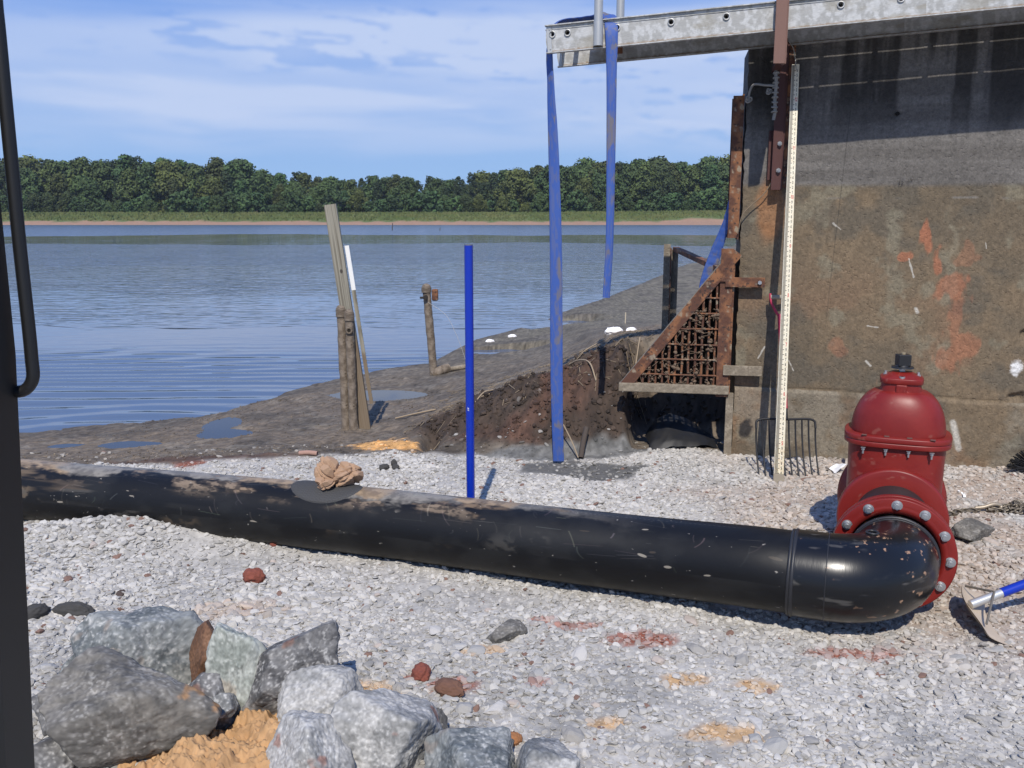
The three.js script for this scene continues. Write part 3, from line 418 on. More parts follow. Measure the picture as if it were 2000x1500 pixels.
// ---------------------------------------------------------------- trash rack
{
  const g = thing('trash_rack', 'rusty triangular steel trash rack with debris clogged bars beside the wall', 'trash rack', [1.545, 0, -6.16], yawW);
  const z = 0.05, A = V(-0.785, 0.475, z), T = V(-0.035, 1.445, z);
  part(g, 'bottom_rail', box(0.76, 0.062, 0.05, -0.41, 0.478, z, 0.006), crust, 'mud crusted bottom rail');
  const dir = T.clone().sub(A).normalize(), nrm = V(-dir.y, dir.x, 0);
  const a0 = A.clone().addScaledVector(nrm, -0.03), t0 = T.clone().addScaledVector(nrm, -0.03);
  part(g, 'sloping_rail', bar(a0.clone().add(V(0, 0.012, 0.004)), t0.clone().add(V(0, 0, 0.004)), 0.014, 0.074, nrm), rust);
  part(g, 'sloping_rail', bar(a0.clone().addScaledVector(nrm, 0.035).add(V(0.01, 0.02, -0.035)), t0.clone().addScaledVector(nrm, 0.035).add(V(0, 0, -0.035)), 0.07, 0.01, nrm), crust);
  part(g, 'upright', box(0.082, 1.02, 0.02, -0.078, 0.94, z, 0.004), rust); part(g, 'upright', box(0.014, 1.0, 0.09, -0.03, 0.93, z - 0.05), rust);
  part(g, 'gusset', (() => { const s = new THREE.Shape([new THREE.Vector2(-0.12, 1.23), new THREE.Vector2(-0.03, 1.23), new THREE.Vector2(-0.03, 1.43)]); return new THREE.ExtrudeGeometry(s, { depth: 0.012, bevelEnabled: false }).translate(0, 0, z + 0.012); })(), rust);
  const topAt = (x) => lerp(0.475, 1.445, (x + 0.785) / 0.75) - 0.1;
  for (let k = 0; k < 14; k++) { const x = -0.135 - k * 0.0445, t = topAt(x) + 0.06; if (t > 0.53) part(g, 'bar', new THREE.TubeGeometry(new THREE.CatmullRomCurve3([...Array(8)].map((_, i) => V(x + rr(-0.002, 0.002), lerp(0.5, t, i / 7), z - 0.01 + rr(-0.002, 0.002)))), 20, 0.0085 + rr(-0.001, 0.0015), 7), rust); }
  for (let k = 0; k < 7; k++) { const y = 0.575 + k * 0.108, x = -0.785 + (y + 0.1 - 0.475) / 0.97 * 0.75; part(g, 'cross_bar', rodGeo(V(x - 0.02, y, z + 0.002), V(-0.11, y + rr(-0.004, 0.004), z + 0.002), 0.006, 7), rust); }
  part(g, 'wall_strap', box(0.26, 0.066, 0.014, 0.045, 1.226, z + 0.02, 0.004), rust); part(g, 'bolt', new THREE.CylinderGeometry(0.014, 0.014, 0.018, 6).rotateX(Math.PI / 2).translate(0.14, 1.226, z + 0.034), zinc);
  part(g, 'spacer', box(0.06, 0.05, 0.055, 0.13, 1.226, 0.03), rust);
  part(g, 'wall_strap', box(0.26, 0.07, 0.014, 0.055, 0.62, z + 0.02, 0.004), crust); part(g, 'spacer', box(0.06, 0.05, 0.055, 0.13, 0.62, 0.03), crust);
  part(g, 'added_shade_plate', bar(a0.clone().add(V(0.03, 0, -0.24)), t0.clone().add(V(-0.01, -0.03, -0.24)), 0.4, 0.02, nrm), std(0.05, 0.036, 0.026, 1)); part(g, 'added_shade_plate', new THREE.ExtrudeGeometry(new THREE.Shape([new THREE.Vector2(-0.76, 0.42), new THREE.Vector2(-0.02, 0.42), new THREE.Vector2(-0.02, 1.36)]), { depth: 0.02, bevelEnabled: false }).translate(0, 0, -0.45), std(0.02, 0.016, 0.013, 1));  // added dark plates closing the rack so its inside looks black
  part(g, 'leg', box(0.05, 0.5, 0.05, -0.02, 0.2, z - 0.03), crust);
  // far frame
  part(g, 'far_upright', box(0.055, 1.0, 0.02, -0.5, 0.94, -1.36), crust); part(g, 'far_upright', box(0.055, 0.97, 0.02, -0.435, 0.91, -1.39), crust); part(g, 'far_upright', box(0.01, 0.98, 0.06, -0.468, 0.92, -1.37), rust);
  part(g, 'top_tie', bar(V(-0.43, 1.4, -1.36), V(-0.1, 1.3, 0.0), 0.05, 0.035), rust);
  const deb = []; for (let k = 0; k < 190; k++) { const y = 0.5 + 0.55 * Math.pow(rnd(), 1.6), xl = -0.785 + (y + 0.1 - 0.475) / 0.97 * 0.75, x = rr(Math.min(xl, -0.14), -0.12), q = stoneShapes[k % 6].clone(); const s = rr(0.005, 0.017); q.scale(s, s * rr(0.8, 2), s).rotateZ(rr(0, 6)).translate(x, y, z + rr(-0.015, 0.012)); deb.push(q); }
  for (let k = 0; k < 60; k++) { const y = rr(0.5, 1.0), xl = -0.785 + (y + 0.1 - 0.475) / 0.97 * 0.75, x = rr(Math.min(xl, -0.2), -0.14), a = rr(0, 6.3); const q = rodGeo(V(x, y, z), V(x + Math.cos(a) * 0.06, y + Math.sin(a) * 0.04, z + 0.015), 0.002, 5); q.deleteAttribute('uv'); deb.push(q); }
  const dm = mergeGeometries(deb.map((q) => { const r = q.index ? q.toNonIndexed() : q; r.deleteAttribute('uv'); return r; })); const d = part(g, 'debris', dm, std(0.15, 0.105, 0.07, 0.95)); d.userData.kind = 'stuff';
}
// black plastic sheeting poking out under the rack
{
  const pos = [], idx = [], nx = 24, ny = 14; for (let j = 0; j <= ny; j++) for (let i = 0; i <= nx; i++) { const u = i / nx, v = j / ny; pos.push(lerp(1.0, 1.5, u), 0.02 + 0.15 * Math.sin(Math.PI * Math.pow(u, 0.7)) * Math.pow(v, 0.6) + 0.05 * (f2(u * 6, v * 4, 3) - 0.5) + 0.03 * v, -6.28 - 0.28 * v - 0.06 * u); if (i && j) { const b = j * (nx + 1) + i, q = nx + 1; idx.push(b, b - q, b - q - 1, b, b - q - 1, b - 1); } }
  solo('plastic_sheet', 'crumpled black plastic sheet under the trash rack', 'plastic sheet', geoFrom(pos, idx), std(0.012, 0.012, 0.013, 0.55));
}

// ---------------------------------------------------------------- walkway of aluminium ladder rails
const aluT = tex(1024, 256, (u, v) => { const s = f2(u * 90, v * 5, 4), r = f2(u * 16, v * 3 + 4, 4), b = f2(u * 150, v * 40, 2); let c = mix3([0.4, 0.395, 0.37], [0.56, 0.56, 0.54], sm(0.35, 0.65, s)); c = mix3(c, [0.3, 0.27, 0.2], 0.5 * sm(0.5, 0.68, r)); c = mix3(c, [0.3, 0.19, 0.1], 0.7 * sm(0.1, 0.02, v + 0.1 * (b - 0.5))); return c.map((k) => k * (0.9 + 0.25 * (b - 0.5))); });
const alu = std(1, 1, 1, 0.5, 0.25, { map: aluT });
const aluPlain = std(0.48, 0.48, 0.46, 0.42, 0.5);
{
  const g = thing('walkway', 'weathered aluminium ladder walkway laid over the concrete wall', 'walkway', [0.225, 2.665, -5.86], yawW); g.rotation.z = THREE.MathUtils.degToRad(3.5); g.rotation.order = 'YXZ';
  const L = 4.4, rungs = [0.02, 0.115, 0.42, 0.745, 1.07, 1.39, 1.72, 2.05, 2.38, 2.71, 3.04, 3.37, 3.7];
  for (const [z, nm] of [[0, 'rail'], [-0.52, 'rail']]) {
    const s = new THREE.Shape(); const e = 0.018; s.moveTo(0, 0.0); s.lineTo(L, 0); s.lineTo(L, 0.155); s.lineTo(0, 0.155); s.quadraticCurveTo(-e, 0.0775, 0, 0); s.closePath();
    for (const x of rungs) { const h = new THREE.Path(); h.absarc(x + 0.012, 0.105, 0.0145, 0, Math.PI * 2, true); s.holes.push(h); }
    const wg = new THREE.ExtrudeGeometry(s, { depth: 0.006, bevelEnabled: false, curveSegments: 18 }); const uv = wg.attributes.uv, p = wg.attributes.position; for (let i = 0; i < p.count; i++) uv.setXY(i, p.getX(i) / 2.2, p.getY(i) / 0.155); wg.translate(0, 0, z);
    const r = part(g, nm, wg, alu);
    const strip = (y, h, d) => { const q = box(L + 0.02, h, d, L / 2, y, z + 0.003); const u = q.attributes.uv, pp = q.attributes.position; for (let i = 0; i < pp.count; i++) u.setXY(i, pp.getX(i) / 2.2, 0.5); return q; };
    part(r, 'flange', strip(0.158, 0.006, 0.04), alu); part(r, 'flange', strip(-0.003, 0.006, 0.04), alu); part(r, 'rib', strip(0.135, 0.004, 0.014), alu);
    part(r, 'end_cap', new RoundedBoxGeometry(0.03, 0.158, 0.012, 2, 0.004).translate(0.012, 0.0775, z + 0.004), aluPlain);
    for (const y of [0.02, 0.135]) part(r, 'rivet', new THREE.CylinderGeometry(0.004, 0.004, 0.006, 8).rotateX(Math.PI / 2).translate(0.016, y, z + 0.012), aluPlain);
  }
  for (const x of rungs) {
    const pr = [new THREE.Vector2(0.0125, -0.556), new THREE.Vector2(0.0165, -0.556), new THREE.Vector2(0.0165, 0.006), new THREE.Vector2(0.021, 0.009), new THREE.Vector2(0.021, 0.014), new THREE.Vector2(0.0135, 0.014), new THREE.Vector2(0.0125, -0.556)];
    part(g, 'rung', new THREE.LatheGeometry(pr, 18).rotateX(Math.PI / 2).translate(x + 0.012, 0.105, 0), aluPlain);
  }
  for (const z of [-0.095, -0.255, -0.415]) part(g, 'deck_board', box(4.15, 0.02, 0.135, 2.3, 0.135, z), wood);
}
// guard posts of the walkway
for (const [x, y, z, lab] of [[0.527, 2.7, -5.775, 'grey metal guard post in front of the walkway, beside the blue hose'], [0.72, 2.72, -6.3, 'grey metal guard post behind the walkway, against the sky']]) {
  const g = thing('guard_post', lab, 'post', [x, y, z], 0, 'guard posts of the walkway');
  part(g, 'tube', new THREE.LatheGeometry([new THREE.Vector2(0.021, 0), new THREE.Vector2(0.027, 0), new THREE.Vector2(0.027, 1.15), new THREE.Vector2(0.021, 1.15), new THREE.Vector2(0.021, 0)], 24), aluPlain);
  part(g, 'sleeve', new THREE.LatheGeometry([new THREE.Vector2(0.0275, -0.01), new THREE.Vector2(0.0305, -0.01), new THREE.Vector2(0.0305, 0.13), new THREE.Vector2(0.0275, 0.13), new THREE.Vector2(0.0275, -0.01)], 24), aluPlain);
  part(g, 'clamp', box(0.05, 0.1, 0.02, -0.01, 0.06, z > -6 ? -0.045 : 0.04), rust);
}
// steel hanger that carries the walkway
{
  const g = thing('steel_hanger', 'reddish brown steel hanger bolted to the wall and rising past the walkway', 'bracket');
  const red = std(0.075, 0.028, 0.024, 0.7, 0, { bumpMap: rustB, bumpScale: 0.002 }), tan = std(0.19, 0.105, 0.08, 0.75, 0, { bumpMap: rustB, bumpScale: 0.002 });  // one steel: tan has the sunlight painted in, red the walkway's shade
  part(g, 'upper_angle', box(0.066, 1.0, 0.01, 1.575, 3.05, -5.545, 0.002), tan, 'brown upper angle with sunlight put into its colour'); part(g, 'upper_angle', box(0.01, 1.0, 0.06, 1.613, 3.05, -5.575), tan);
  part(g, 'tie', bar(V(1.6, 2.6, -5.56), V(1.72, 2.6, -6.12), 0.05, 0.03), red);
  part(g, 'lower_post', box(0.062, 0.95, 0.012, 1.737, 2.31, -6.045, 0.002), red); part(g, 'lower_post', box(0.012, 0.93, 0.07, 1.775, 2.3, -6.08), red);
  part(g, 'wall_plate', box(0.115, 0.32, 0.016, 1.752, 2.06, -6.105, 0.003), red, 'dark red wall plate');
  for (const y of [1.96, 2.13]) part(g, 'bolt', merge([new THREE.CylinderGeometry(0.016, 0.016, 0.014, 6).rotateX(Math.PI / 2), new THREE.CylinderGeometry(0.009, 0.009, 0.03, 10).rotateX(Math.PI / 2)]).translate(1.745, y, -6.03 + (y < 2 ? 0 : 0.0)), zinc);
  part(g, 'back_post', box(0.04, 0.9, 0.03, 1.815, 2.3, -6.1), rust);
}
// rope and wires
{
  const m = std(0.28, 0.27, 0.25, 0.95);
  const g = thing('frayed_rope', 'frayed grey rope knotted round the steel hanger', 'rope');
  part(g, 'strand', tube([V(1.70, 2.72, -6.04), V(1.695, 2.6, -6.03), V(1.70, 2.5, -6.02), V(1.70, 2.4, -6.03), V(1.705, 2.34, -6.03), V(1.70, 2.28, -6.04)], 0.011, 50, 7), m);
  part(g, 'strand', tube([V(1.7, 2.49, -6.02), V(1.64, 2.5, -6.06), V(1.58, 2.51, -6.12), V(1.56, 2.47, -6.13), V(1.555, 2.41, -6.13)], 0.008, 40, 7), m);
  for (let k = 0; k < 9; k++) part(g, 'coil', new THREE.TorusGeometry(0.016, 0.006, 6, 14).rotateX(Math.PI / 2 + rr(-0.3, 0.3)).translate(1.70, 2.33 + k * 0.03, -6.03), m);
  part(g, 'knot', new THREE.TorusKnotGeometry(0.014, 0.006, 40, 6, 2, 3).translate(1.555, 2.42, -6.13), m); part(g, 'knot', new THREE.TorusKnotGeometry(0.012, 0.006, 40, 6, 2, 3).translate(1.665, 2.46, -6.05), m);
  solo('wire', 'thin brown wire running slantwise from the hanger to the wall edge', 'wire', tube([V(1.79, 2.12, -6.06), V(1.75, 1.98, -6.05), V(1.68, 1.82, -6.08), V(1.6, 1.74, -6.1), V(1.545, 1.68, -6.1), V(1.52, 1.55, -6.12)], 0.0035, 50, 6), std(0.2, 0.15, 0.1, 0.9));
  solo('wire', 'thin pale string hanging from the walkway to the top of the survey rod', 'string', tube([V(1.77, 2.76, -6.02), V(1.79, 2.72, -6.0), V(1.80, 2.66, -5.98), V(1.81, 2.58, -5.97)], 0.003, 30, 6), std(0.4, 0.38, 0.34, 0.9));
}

// ---------------------------------------------------------------- flat blue hoses
function ribbon(pts, widths, dirs, th) {
  const c = new THREE.CatmullRomCurve3(pts, false, 'centripetal'), n = 160, pos = [], uv = [], idx = [], ring = 10, L = c.getLength();
  for (let i = 0; i <= n; i++) {
    const t = i / n, p = c.getPoint(t), tan = c.getTangent(t), k = t * (pts.length - 1), a = Math.min(Math.floor(k), pts.length - 2), f = k - a, w = lerp(widths[a], widths[a + 1], f) * (1 + 0.05 * (f2(i * 0.13, 3, 2) - 0.5)), d = dirs[a].clone().lerp(dirs[a + 1], f); d.addScaledVector(tan, -d.dot(tan)).normalize(); const nn = V(0, 0, 0).crossVectors(tan, d);
    for (let j = 0; j <= ring; j++) { const q = j / ring * Math.PI * 2, cx = Math.cos(q), sx = Math.sin(q), e = Math.sign(cx) * Math.pow(Math.abs(cx), 0.6) * w / 2, o = Math.sign(sx) * Math.pow(Math.abs(sx), 0.8) * th / 2 + 0.006 * (f2(i * 0.3 + 4, cx * 1.2, 2) - 0.5); pos.push(p.x + d.x * e + nn.x * o, p.y + d.y * e + nn.y * o, p.z + d.z * e + nn.z * o); uv.push(j / ring, t * L / 2.5); if (i && j) { const b = i * (ring + 1) + j, r = ring + 1; idx.push(b, b - 1, b - r - 1, b, b - r - 1, b - r); } }
  }
  return geoFrom(pos, idx, uv);
}
{
  const X = V(1, 0, 0.1);
  solo('flat_hose', 'faded blue flat hose hung over the walkway with both ends dangling', 'hose', ribbon([V(0.318, 0.02, -5.93), V(0.304, 0.4, -5.92), V(0.296, 0.8, -5.92), V(0.288, 1.4, -5.92), V(0.268, 2.05, -5.925), V(0.245, 2.5, -5.935), V(0.24, 2.74, -5.945), V(0.27, 2.845, -5.94), V(0.42, 2.875, -5.95), V(0.54, 2.885, -5.93), V(0.6, 2.868, -5.83), V(0.606, 2.8, -5.775), V(0.612, 2.55, -5.765), V(0.618, 2.05, -5.765), V(0.62, 1.5, -5.765), V(0.606, 1.15, -5.765)], [0.075, 0.08, 0.082, 0.08, 0.072, 0.06, 0.05, 0.07, 0.075, 0.075, 0.08, 0.082, 0.065, 0.056, 0.05, 0.048], [X, X, X, X, V(0.9, 0, 0.35), V(0.6, 0, 0.6), V(0.5, 0, 0.7), V(0.4, 0.1, 0.8), V(0.1, 0.3, 0.9), V(0.5, 0.3, 0.8), V(1, 0, 0.2), X, X, X, V(1, 0, -0.1), V(1, 0, -0.2)], 0.016), hoseMat);
  solo('flat_hose', 'dark blue flat hose slung along the rusty guide into the trash rack', 'hose', ribbon([V(1.52, 1.95, -6.22), V(1.5, 1.78, -6.25), V(1.475, 1.6, -6.3), V(1.43, 1.42, -6.34), V(1.385, 1.25, -6.36), V(1.36, 1.1, -6.37)], [0.05, 0.05, 0.06, 0.08, 0.09, 0.09], [V(0.3, 0, 1), V(0.4, 0, 1), V(0.6, 0, 0.8), V(1, 0, 0.4), V(1, 0, 0.2), V(1, 0, 0.2)], 0.014), hoseMat);
}

// ---------------------------------------------------------------- survey rod and fork against the wall
{
  const cv = document.createElement('canvas'); cv.width = 128; cv.height = 2048; const c = cv.getContext('2d'); c.fillStyle = 'rgb(222,214,190)'; c.fillRect(0, 0, 128, 2048);
  const f0 = 4.18, f1 = 12.72, Y = (f) => 2048 * (1 - (f - f0) / (f1 - f0));
  for (let k = 0; k < 5200; k++) { const y = rr(0, 2048), a = rr(0, 0.12) + (y > 1850 ? 0.12 : 0); c.fillStyle = `rgba(${120 + rr(0, 60)},${95 + rr(0, 40)},60,${a})`; c.fillRect(rr(0, 128), y, rr(1, 10), rr(1, 16)); }
  for (let h = Math.ceil(f0 * 50); h / 50 < f1; h++) { c.fillStyle = 'rgb(35,32,30)'; c.fillRect(6, Y(h / 50), h % 5 === 0 ? 62 : 42, 2.6); }
  c.textAlign = 'center'; c.textBaseline = 'middle';
  for (let t = Math.ceil(f0 * 10); t / 10 < f1 - 0.03; t++) { const red = t % 10 === 0; c.fillStyle = red ? 'rgb(178,40,36)' : 'rgb(28,26,25)'; c.font = `bold ${red ? 26 : 21}px sans-serif`; c.save(); c.translate(94, Y(t / 10)); c.scale(1.7, 1); c.fillText(String(red ? t / 10 : t % 10), 0, 0); c.restore(); }
  const t = new THREE.CanvasTexture(cv); t.colorSpace = THREE.SRGBColorSpace;
  const a = V(1.684, 0.0, -5.46), b = V(1.812, 2.615, -6.0), g = thing('survey_rod', 'white telescopic survey rod with black and red figures leaning on the wall', 'survey rod', [a.x, 0, a.z]);
  const d = b.clone().sub(a), L = d.length(), z = d.clone().normalize(), x = V(1, 0, 0.18).addScaledVector(z, -z.dot(V(1, 0, 0.18))).normalize(), n = V(0, 0, 0).crossVectors(x, z); const rot = new THREE.Matrix4().makeBasis(x, z, n);
  const face = new THREE.BoxGeometry(0.058, L, 0.02, 1, 40, 1); { const p = face.attributes.position, uv = face.attributes.uv, nr = face.attributes.normal; for (let i = 0; i < p.count; i++) { const k = p.getY(i) / L + 0.5; p.setX(i, p.getX(i) * lerp(1.02, 0.78, k)); if (Math.abs(nr.getZ(i)) < 0.5) uv.setXY(i, 0.01, k); } }
  part(g, 'scale', face.translate(0, L / 2, 0).applyMatrix4(rot), std(1, 1, 1, 0.5, 0, { map: t }));
  part(g, 'foot', box(0.064, 0.07, 0.026, 0, 0.03, 0, 0.003).applyMatrix4(rot), std(0.28, 0.24, 0.18, 0.8), 'worn muddy foot');
}
{
  const steel = std(0.018, 0.018, 0.02, 0.5, 0.3), red = std(0.42, 0.02, 0.06, 0.45), grip = std(0.3, 0.26, 0.2, 0.8);
  const g = thing('stone_fork', 'black ten tine fork with red handle leaning against the wall', 'fork', [1.8, 0, -5.63]);
  const at = (x, t) => V(x, lerp(0.0, 1.13, t), lerp(0.0, -0.41, t)), h = 0.31;
  part(g, 'head_bar', new THREE.TubeGeometry(new THREE.CatmullRomCurve3([at(-0.195, h - 0.05), at(-0.19, h - 0.01), at(-0.165, h), at(0, h), at(0.165, h), at(0.19, h - 0.01), at(0.195, h - 0.05)]), 40, 0.008, 8), steel);
  for (let k = 0; k < 10; k++) { const x = -0.195 + k * 0.0433; part(g, 'tine', new THREE.TubeGeometry(new THREE.CatmullRomCurve3([at(x, h - (k === 0 || k === 9 ? 0.04 : 0)), at(x, h * 0.66).add(V(0, 0, -0.015)), at(x * 1.0, h * 0.33).add(V(0, 0, -0.012)), V(x, -0.005, 0.02)]), 16, 0.0058, 7), steel); }
  part(g, 'socket', rodGeo(at(0, h), at(0, h + 0.09), 0.017, 12), steel); part(g, 'handle', rodGeo(at(0, h + 0.06), at(0, 0.9), 0.018, 14), red);
  part(g, 'handle_yoke', new THREE.TubeGeometry(new THREE.CatmullRomCurve3([at(0, 0.88), at(-0.03, 0.92), at(-0.055, 0.97), at(-0.06, 1.02)]), 16, 0.0085, 8), red); part(g, 'handle_yoke', new THREE.TubeGeometry(new THREE.CatmullRomCurve3([at(0, 0.88), at(0.03, 0.92), at(0.055, 0.97), at(0.06, 1.02)]), 16, 0.0085, 8), red); part(g, 'grip', rodGeo(at(-0.06, 1.0), at(0.06, 1.0), 0.016, 14), grip);
}

// ---------------------------------------------------------------- the black pipe
const U = V(0.927, 0, 0.375), AX = V(0.375, 0, -0.927);
const RING = V(1.64, 0.23, -3.66), E1 = RING.clone().addScaledVector(AX, -0.1), R = 0.27, E0 = E1.clone().addScaledVector(AX, -R).addScaledVector(U, -R);
{
  const g = thing('black_pipe', 'large dusty black plastic pipe with elbow lying across the gravel', 'pipe');
  const curve = new THREE.CatmullRomCurve3([V(-5.6, 0.12, -5.75), V(-4.2, 0.15, -5.28), V(-2.55, 0.165, -4.76), V(-1.6, 0.172, -4.5), V(-0.77, 0.172, -4.27), V(0, 0.178, -3.99), V(0.6, 0.195, -3.74), E0.clone().addScaledVector(U, -0.22), E0.clone().addScaledVector(U, -0.1)], false, 'centripetal');
  const PL = curve.getLength();
  const cv = document.createElement('canvas'); cv.width = 2048; cv.height = 1024; const c = cv.getContext('2d');
  const base = tex(2048, 1024, (u, v) => {
    const s = u * PL, x = s - 5.0, top = Math.exp(-(((v - 0.245) / 0.1) ** 2)), a = f2(s * 3.4, v * 11, 5), b = f2(s * 30, v * 60, 3), cc = f2(s * 2.2 + 30, v * 5, 4), str = f2(s * 40, v * 7 + 3, 4), left = sm(4.7, 2.2, s);
    let k = sm(0.36, 0.62, top * (0.68 + 0.25 * left) + (a - 0.5) * 1.0 + (b - 0.5) * 0.3) * (0.6 + 0.4 * sm(0.35, 0.6, f2(s * 22, v * 24 + 3, 4))) * sm(6.6, 5.6, s);
    k = Math.max(k, sm(0.6, 0.74, cc) * sm(0.45, 0.62, f2(s * 16, v * 30 + 3, 4)) * 0.3 * (0.4 + left));
    let d = mix3([0.32, 0.29, 0.245], [0.46, 0.33, 0.2], sm(0.52, 0.64, f2(s * 3.1 + 8, v * 8, 3)));
    { const tq = sm(0.5, 0.68, f2(s * 6 + 40, v * 20, 5) + 0.1 * (b - 0.5)) * sm(0.08, 0.17, v) * sm(0.34, 0.26, v) * sm(6.2, 5.4, s); const fq = tq * (0.2 + 0.55 * sm(0.38, 0.6, f2(s * 34, v * 70, 3))); if (fq > k) { k = fq; d = mix3(d, [0.46, 0.31, 0.18], 0.6); } k = Math.max(k, 0.5 * sm(0.5, 0.72, f2(s * 2.6 + 3, v * 26, 4)) * left * sm(-0.02, 0.1, v) * sm(0.5, 0.3, v)); }
    let o = mix3([0.006, 0.006, 0.0065], [0.013, 0.013, 0.013], sm(0.45, 0.7, f2(s * 5, v * 8, 4))); o = mix3(o, d, k * 0.72);
    if (b > 0.8 && f2(s * 80, v * 160, 2) > 0.62) o = mix3(o, [0.4, 0.37, 0.32], 0.6);
    return o;
  });
  const im = c.createImageData(2048, 1024); for (let j = 0; j < 1024; j++) for (let i = 0; i < 2048 * 4; i++) im.data[(1023 - j) * 8192 + i] = base.image.data[j * 8192 + i]; c.putImageData(im, 0, 0);
  for (let k = 0; k < 260; k++) { c.strokeStyle = `rgba(${150 + rr(0, 50)},${145 + rr(0, 45)},${135 + rr(0, 35)},${rr(0.06, 0.35)})`; c.lineWidth = rr(0.6, 2.2); c.beginPath(); const x = rr(200, 2048), y = 1024 * (1 - rr(0.02, 0.42)), a = rnd() < 0.5 ? rr(-0.3, 0.3) : rr(1.1, 2), L = rr(6, 60); c.moveTo(x, y); c.quadraticCurveTo(x + Math.cos(a) * L * 0.5 + rr(-6, 6), y + Math.sin(a) * L * 0.8, x + Math.cos(a) * L, y + Math.sin(a) * L * 1.4); c.stroke(); }
  c.strokeStyle = 'rgba(190,184,170,0.5)'; c.lineWidth = 1.4; c.setLineDash([3, 3]); c.beginPath(); c.moveTo(1450, 1024 * 0.765); c.lineTo(1990, 1024 * 0.765); c.stroke(); c.setLineDash([]);
  for (let k = 0; k < 40; k++) { const x = rr(300, 2030), y = 1024 * (1 - rr(0.0, 0.3)); c.fillStyle = rnd() < 0.5 ? 'rgba(60,52,44,0.9)' : 'rgba(178,168,150,0.7)'; c.beginPath(); c.ellipse(x, y, rr(1, 6), rr(2, 9), rr(0, 3), 0, 6.3); c.fill(); }
  const t = new THREE.CanvasTexture(cv); t.colorSpace = THREE.SRGBColorSpace; t.wrapS = t.wrapT = THREE.RepeatWrapping;
  const pb = tex(512, 512, grey((u, v) => 0.5 + 0.3 * (tile2(u, v, 16, 4) - 0.5) + 0.2 * (tile2(u, v + 0.3, 60, 2) - 0.5)), false, [6, 1]);
  const m = new THREE.MeshPhysicalMaterial({ map: t, roughness: 0.45, specularIntensity: 0.6, bumpMap: pb, bumpScale: 0.0015 });
  part(g, 'pipe_run', sweep(curve.getSpacedPoints(260), 0.168, 72, PL), m);
  const et = tex(1024, 512, (u, v) => { const a = f2(u * 7 + 60, v * 9, 5), b = f2(u * 60, v * 60, 3); let o = [0.006, 0.006, 0.0065]; o = mix3(o, [0.27, 0.245, 0.21], 0.65 * sm(0.5, 0.72, Math.exp(-(((v - 0.27) / 0.06) ** 2)) * sm(0.25, 0.5, u) * 0.6 + (a - 0.5) * 0.9)); o = mix3(o, [0.42, 0.25, 0.15], sm(0.66, 0.74, b) * sm(0.5, 0.62, f2(u * 9, v * 12 + 7, 3)) * 0.8); return mix3(o, [0.16, 0.15, 0.135], 0.35 * sm(0.6, 0.75, f2(u * 14, v * 50, 3)) * sm(0.45, 0.6, a)); });
  const em = new THREE.MeshPhysicalMaterial({ map: et, roughness: 0.28, bumpMap: pb, bumpScale: 0.0008 });
  const O = E0.clone().addScaledVector(AX, R), pts = []; for (let i = 0; i <= 4; i++) pts.push(E0.clone().addScaledVector(U, -0.1 + 0.1 * i / 5)); for (let i = 0; i <= 40; i++) { const a = i / 40 * Math.PI / 2; pts.push(O.clone().addScaledVector(AX, -R * Math.cos(a)).addScaledVector(U, R * Math.sin(a))); } for (let i = 1; i <= 5; i++) pts.push(E1.clone().addScaledVector(AX, i / 5 * 0.12));
  part(g, 'elbow', sweep(pts, 0.176, 72, 1.0), em);
  const ringAt = (p, ax, r, t, mat, name) => { const q = new THREE.TorusGeometry(r, t, 10, 60); q.applyQuaternion(new THREE.Quaternion().setFromUnitVectors(V(0, 0, 1), ax)); q.translate(p.x, p.y, p.z); part(g, name, q, mat); };
  const bead = std(0.02, 0.02, 0.022, 0.45);
  ringAt(E0.clone().addScaledVector(U, -0.105), U, 0.171, 0.009, bead, 'weld_bead'); ringAt(E0.clone().addScaledVector(U, -0.118), U, 0.169, 0.008, bead, 'weld_bead'); ringAt(E0.clone().addScaledVector(U, 0.02), U, 0.1765, 0.0022, bead, 'seam'); ringAt(E1.clone().addScaledVector(AX, 0.03), AX, 0.1765, 0.003, bead, 'seam'); ringAt(E1.clone().addScaledVector(AX, 0.055), AX, 0.176, 0.008, bead, 'weld_bead');
  part(g, 'lift_mark', new THREE.TorusGeometry(0.022, 0.005, 8, 24).rotateX(Math.PI / 2).translate(E0.x + 0.2, E0.y + 0.178, E0.z - 0.02), bead);
  // ribbed saddle patch welded on the pipe, the mark that the bag stands on
  const pt = curve.getPoint(0.5), at = (s) => curve.getPointAt(clamp(s / PL)); let s0 = 0; for (let s = 0; s < PL; s += 0.02) if (at(s).x < -0.9) s0 = s;
  const pos = [], uv = [], idx = [], n = 30, mm = 24; for (let j = 0; j <= mm; j++) for (let i = 0; i <= n; i++) { const rad = j / mm, a = i / n * Math.PI * 2, s = s0 + Math.cos(a) * 0.19 * rad, ph = Math.PI / 2 - 0.12 + Math.sin(a) * 0.72 * rad, p = at(s), tn = curve.getTangentAt(clamp(s / PL)), sd = V(0, 0, 0).crossVectors(tn, V(0, 1, 0)).normalize(), r = 0.168 + 0.006 * sm(1, 0.93, rad); pos.push(p.x + sd.x * r * Math.cos(ph), p.y + r * Math.sin(ph), p.z + sd.z * r * Math.cos(ph)); uv.push(s * 14, ph * 2.4); if (i && j) { const b = j * (n + 1) + i, q = n + 1; idx.push(b, b - q, b - q - 1, b, b - q - 1, b - 1); } }
  const rt = tex(64, 64, grey((u, v) => (Math.abs(u - 0.5) < 0.36 && Math.abs(v - 0.5) < 0.36 ? 1 : 0)), false, [3, 5]);
  part(g, 'rubber_patch', geoFrom(pos, idx, uv), std(0.055, 0.054, 0.053, 0.8, 0, { bumpMap: rt, bumpScale: 0.003 }), 'grey ribbed rubber patch');
}

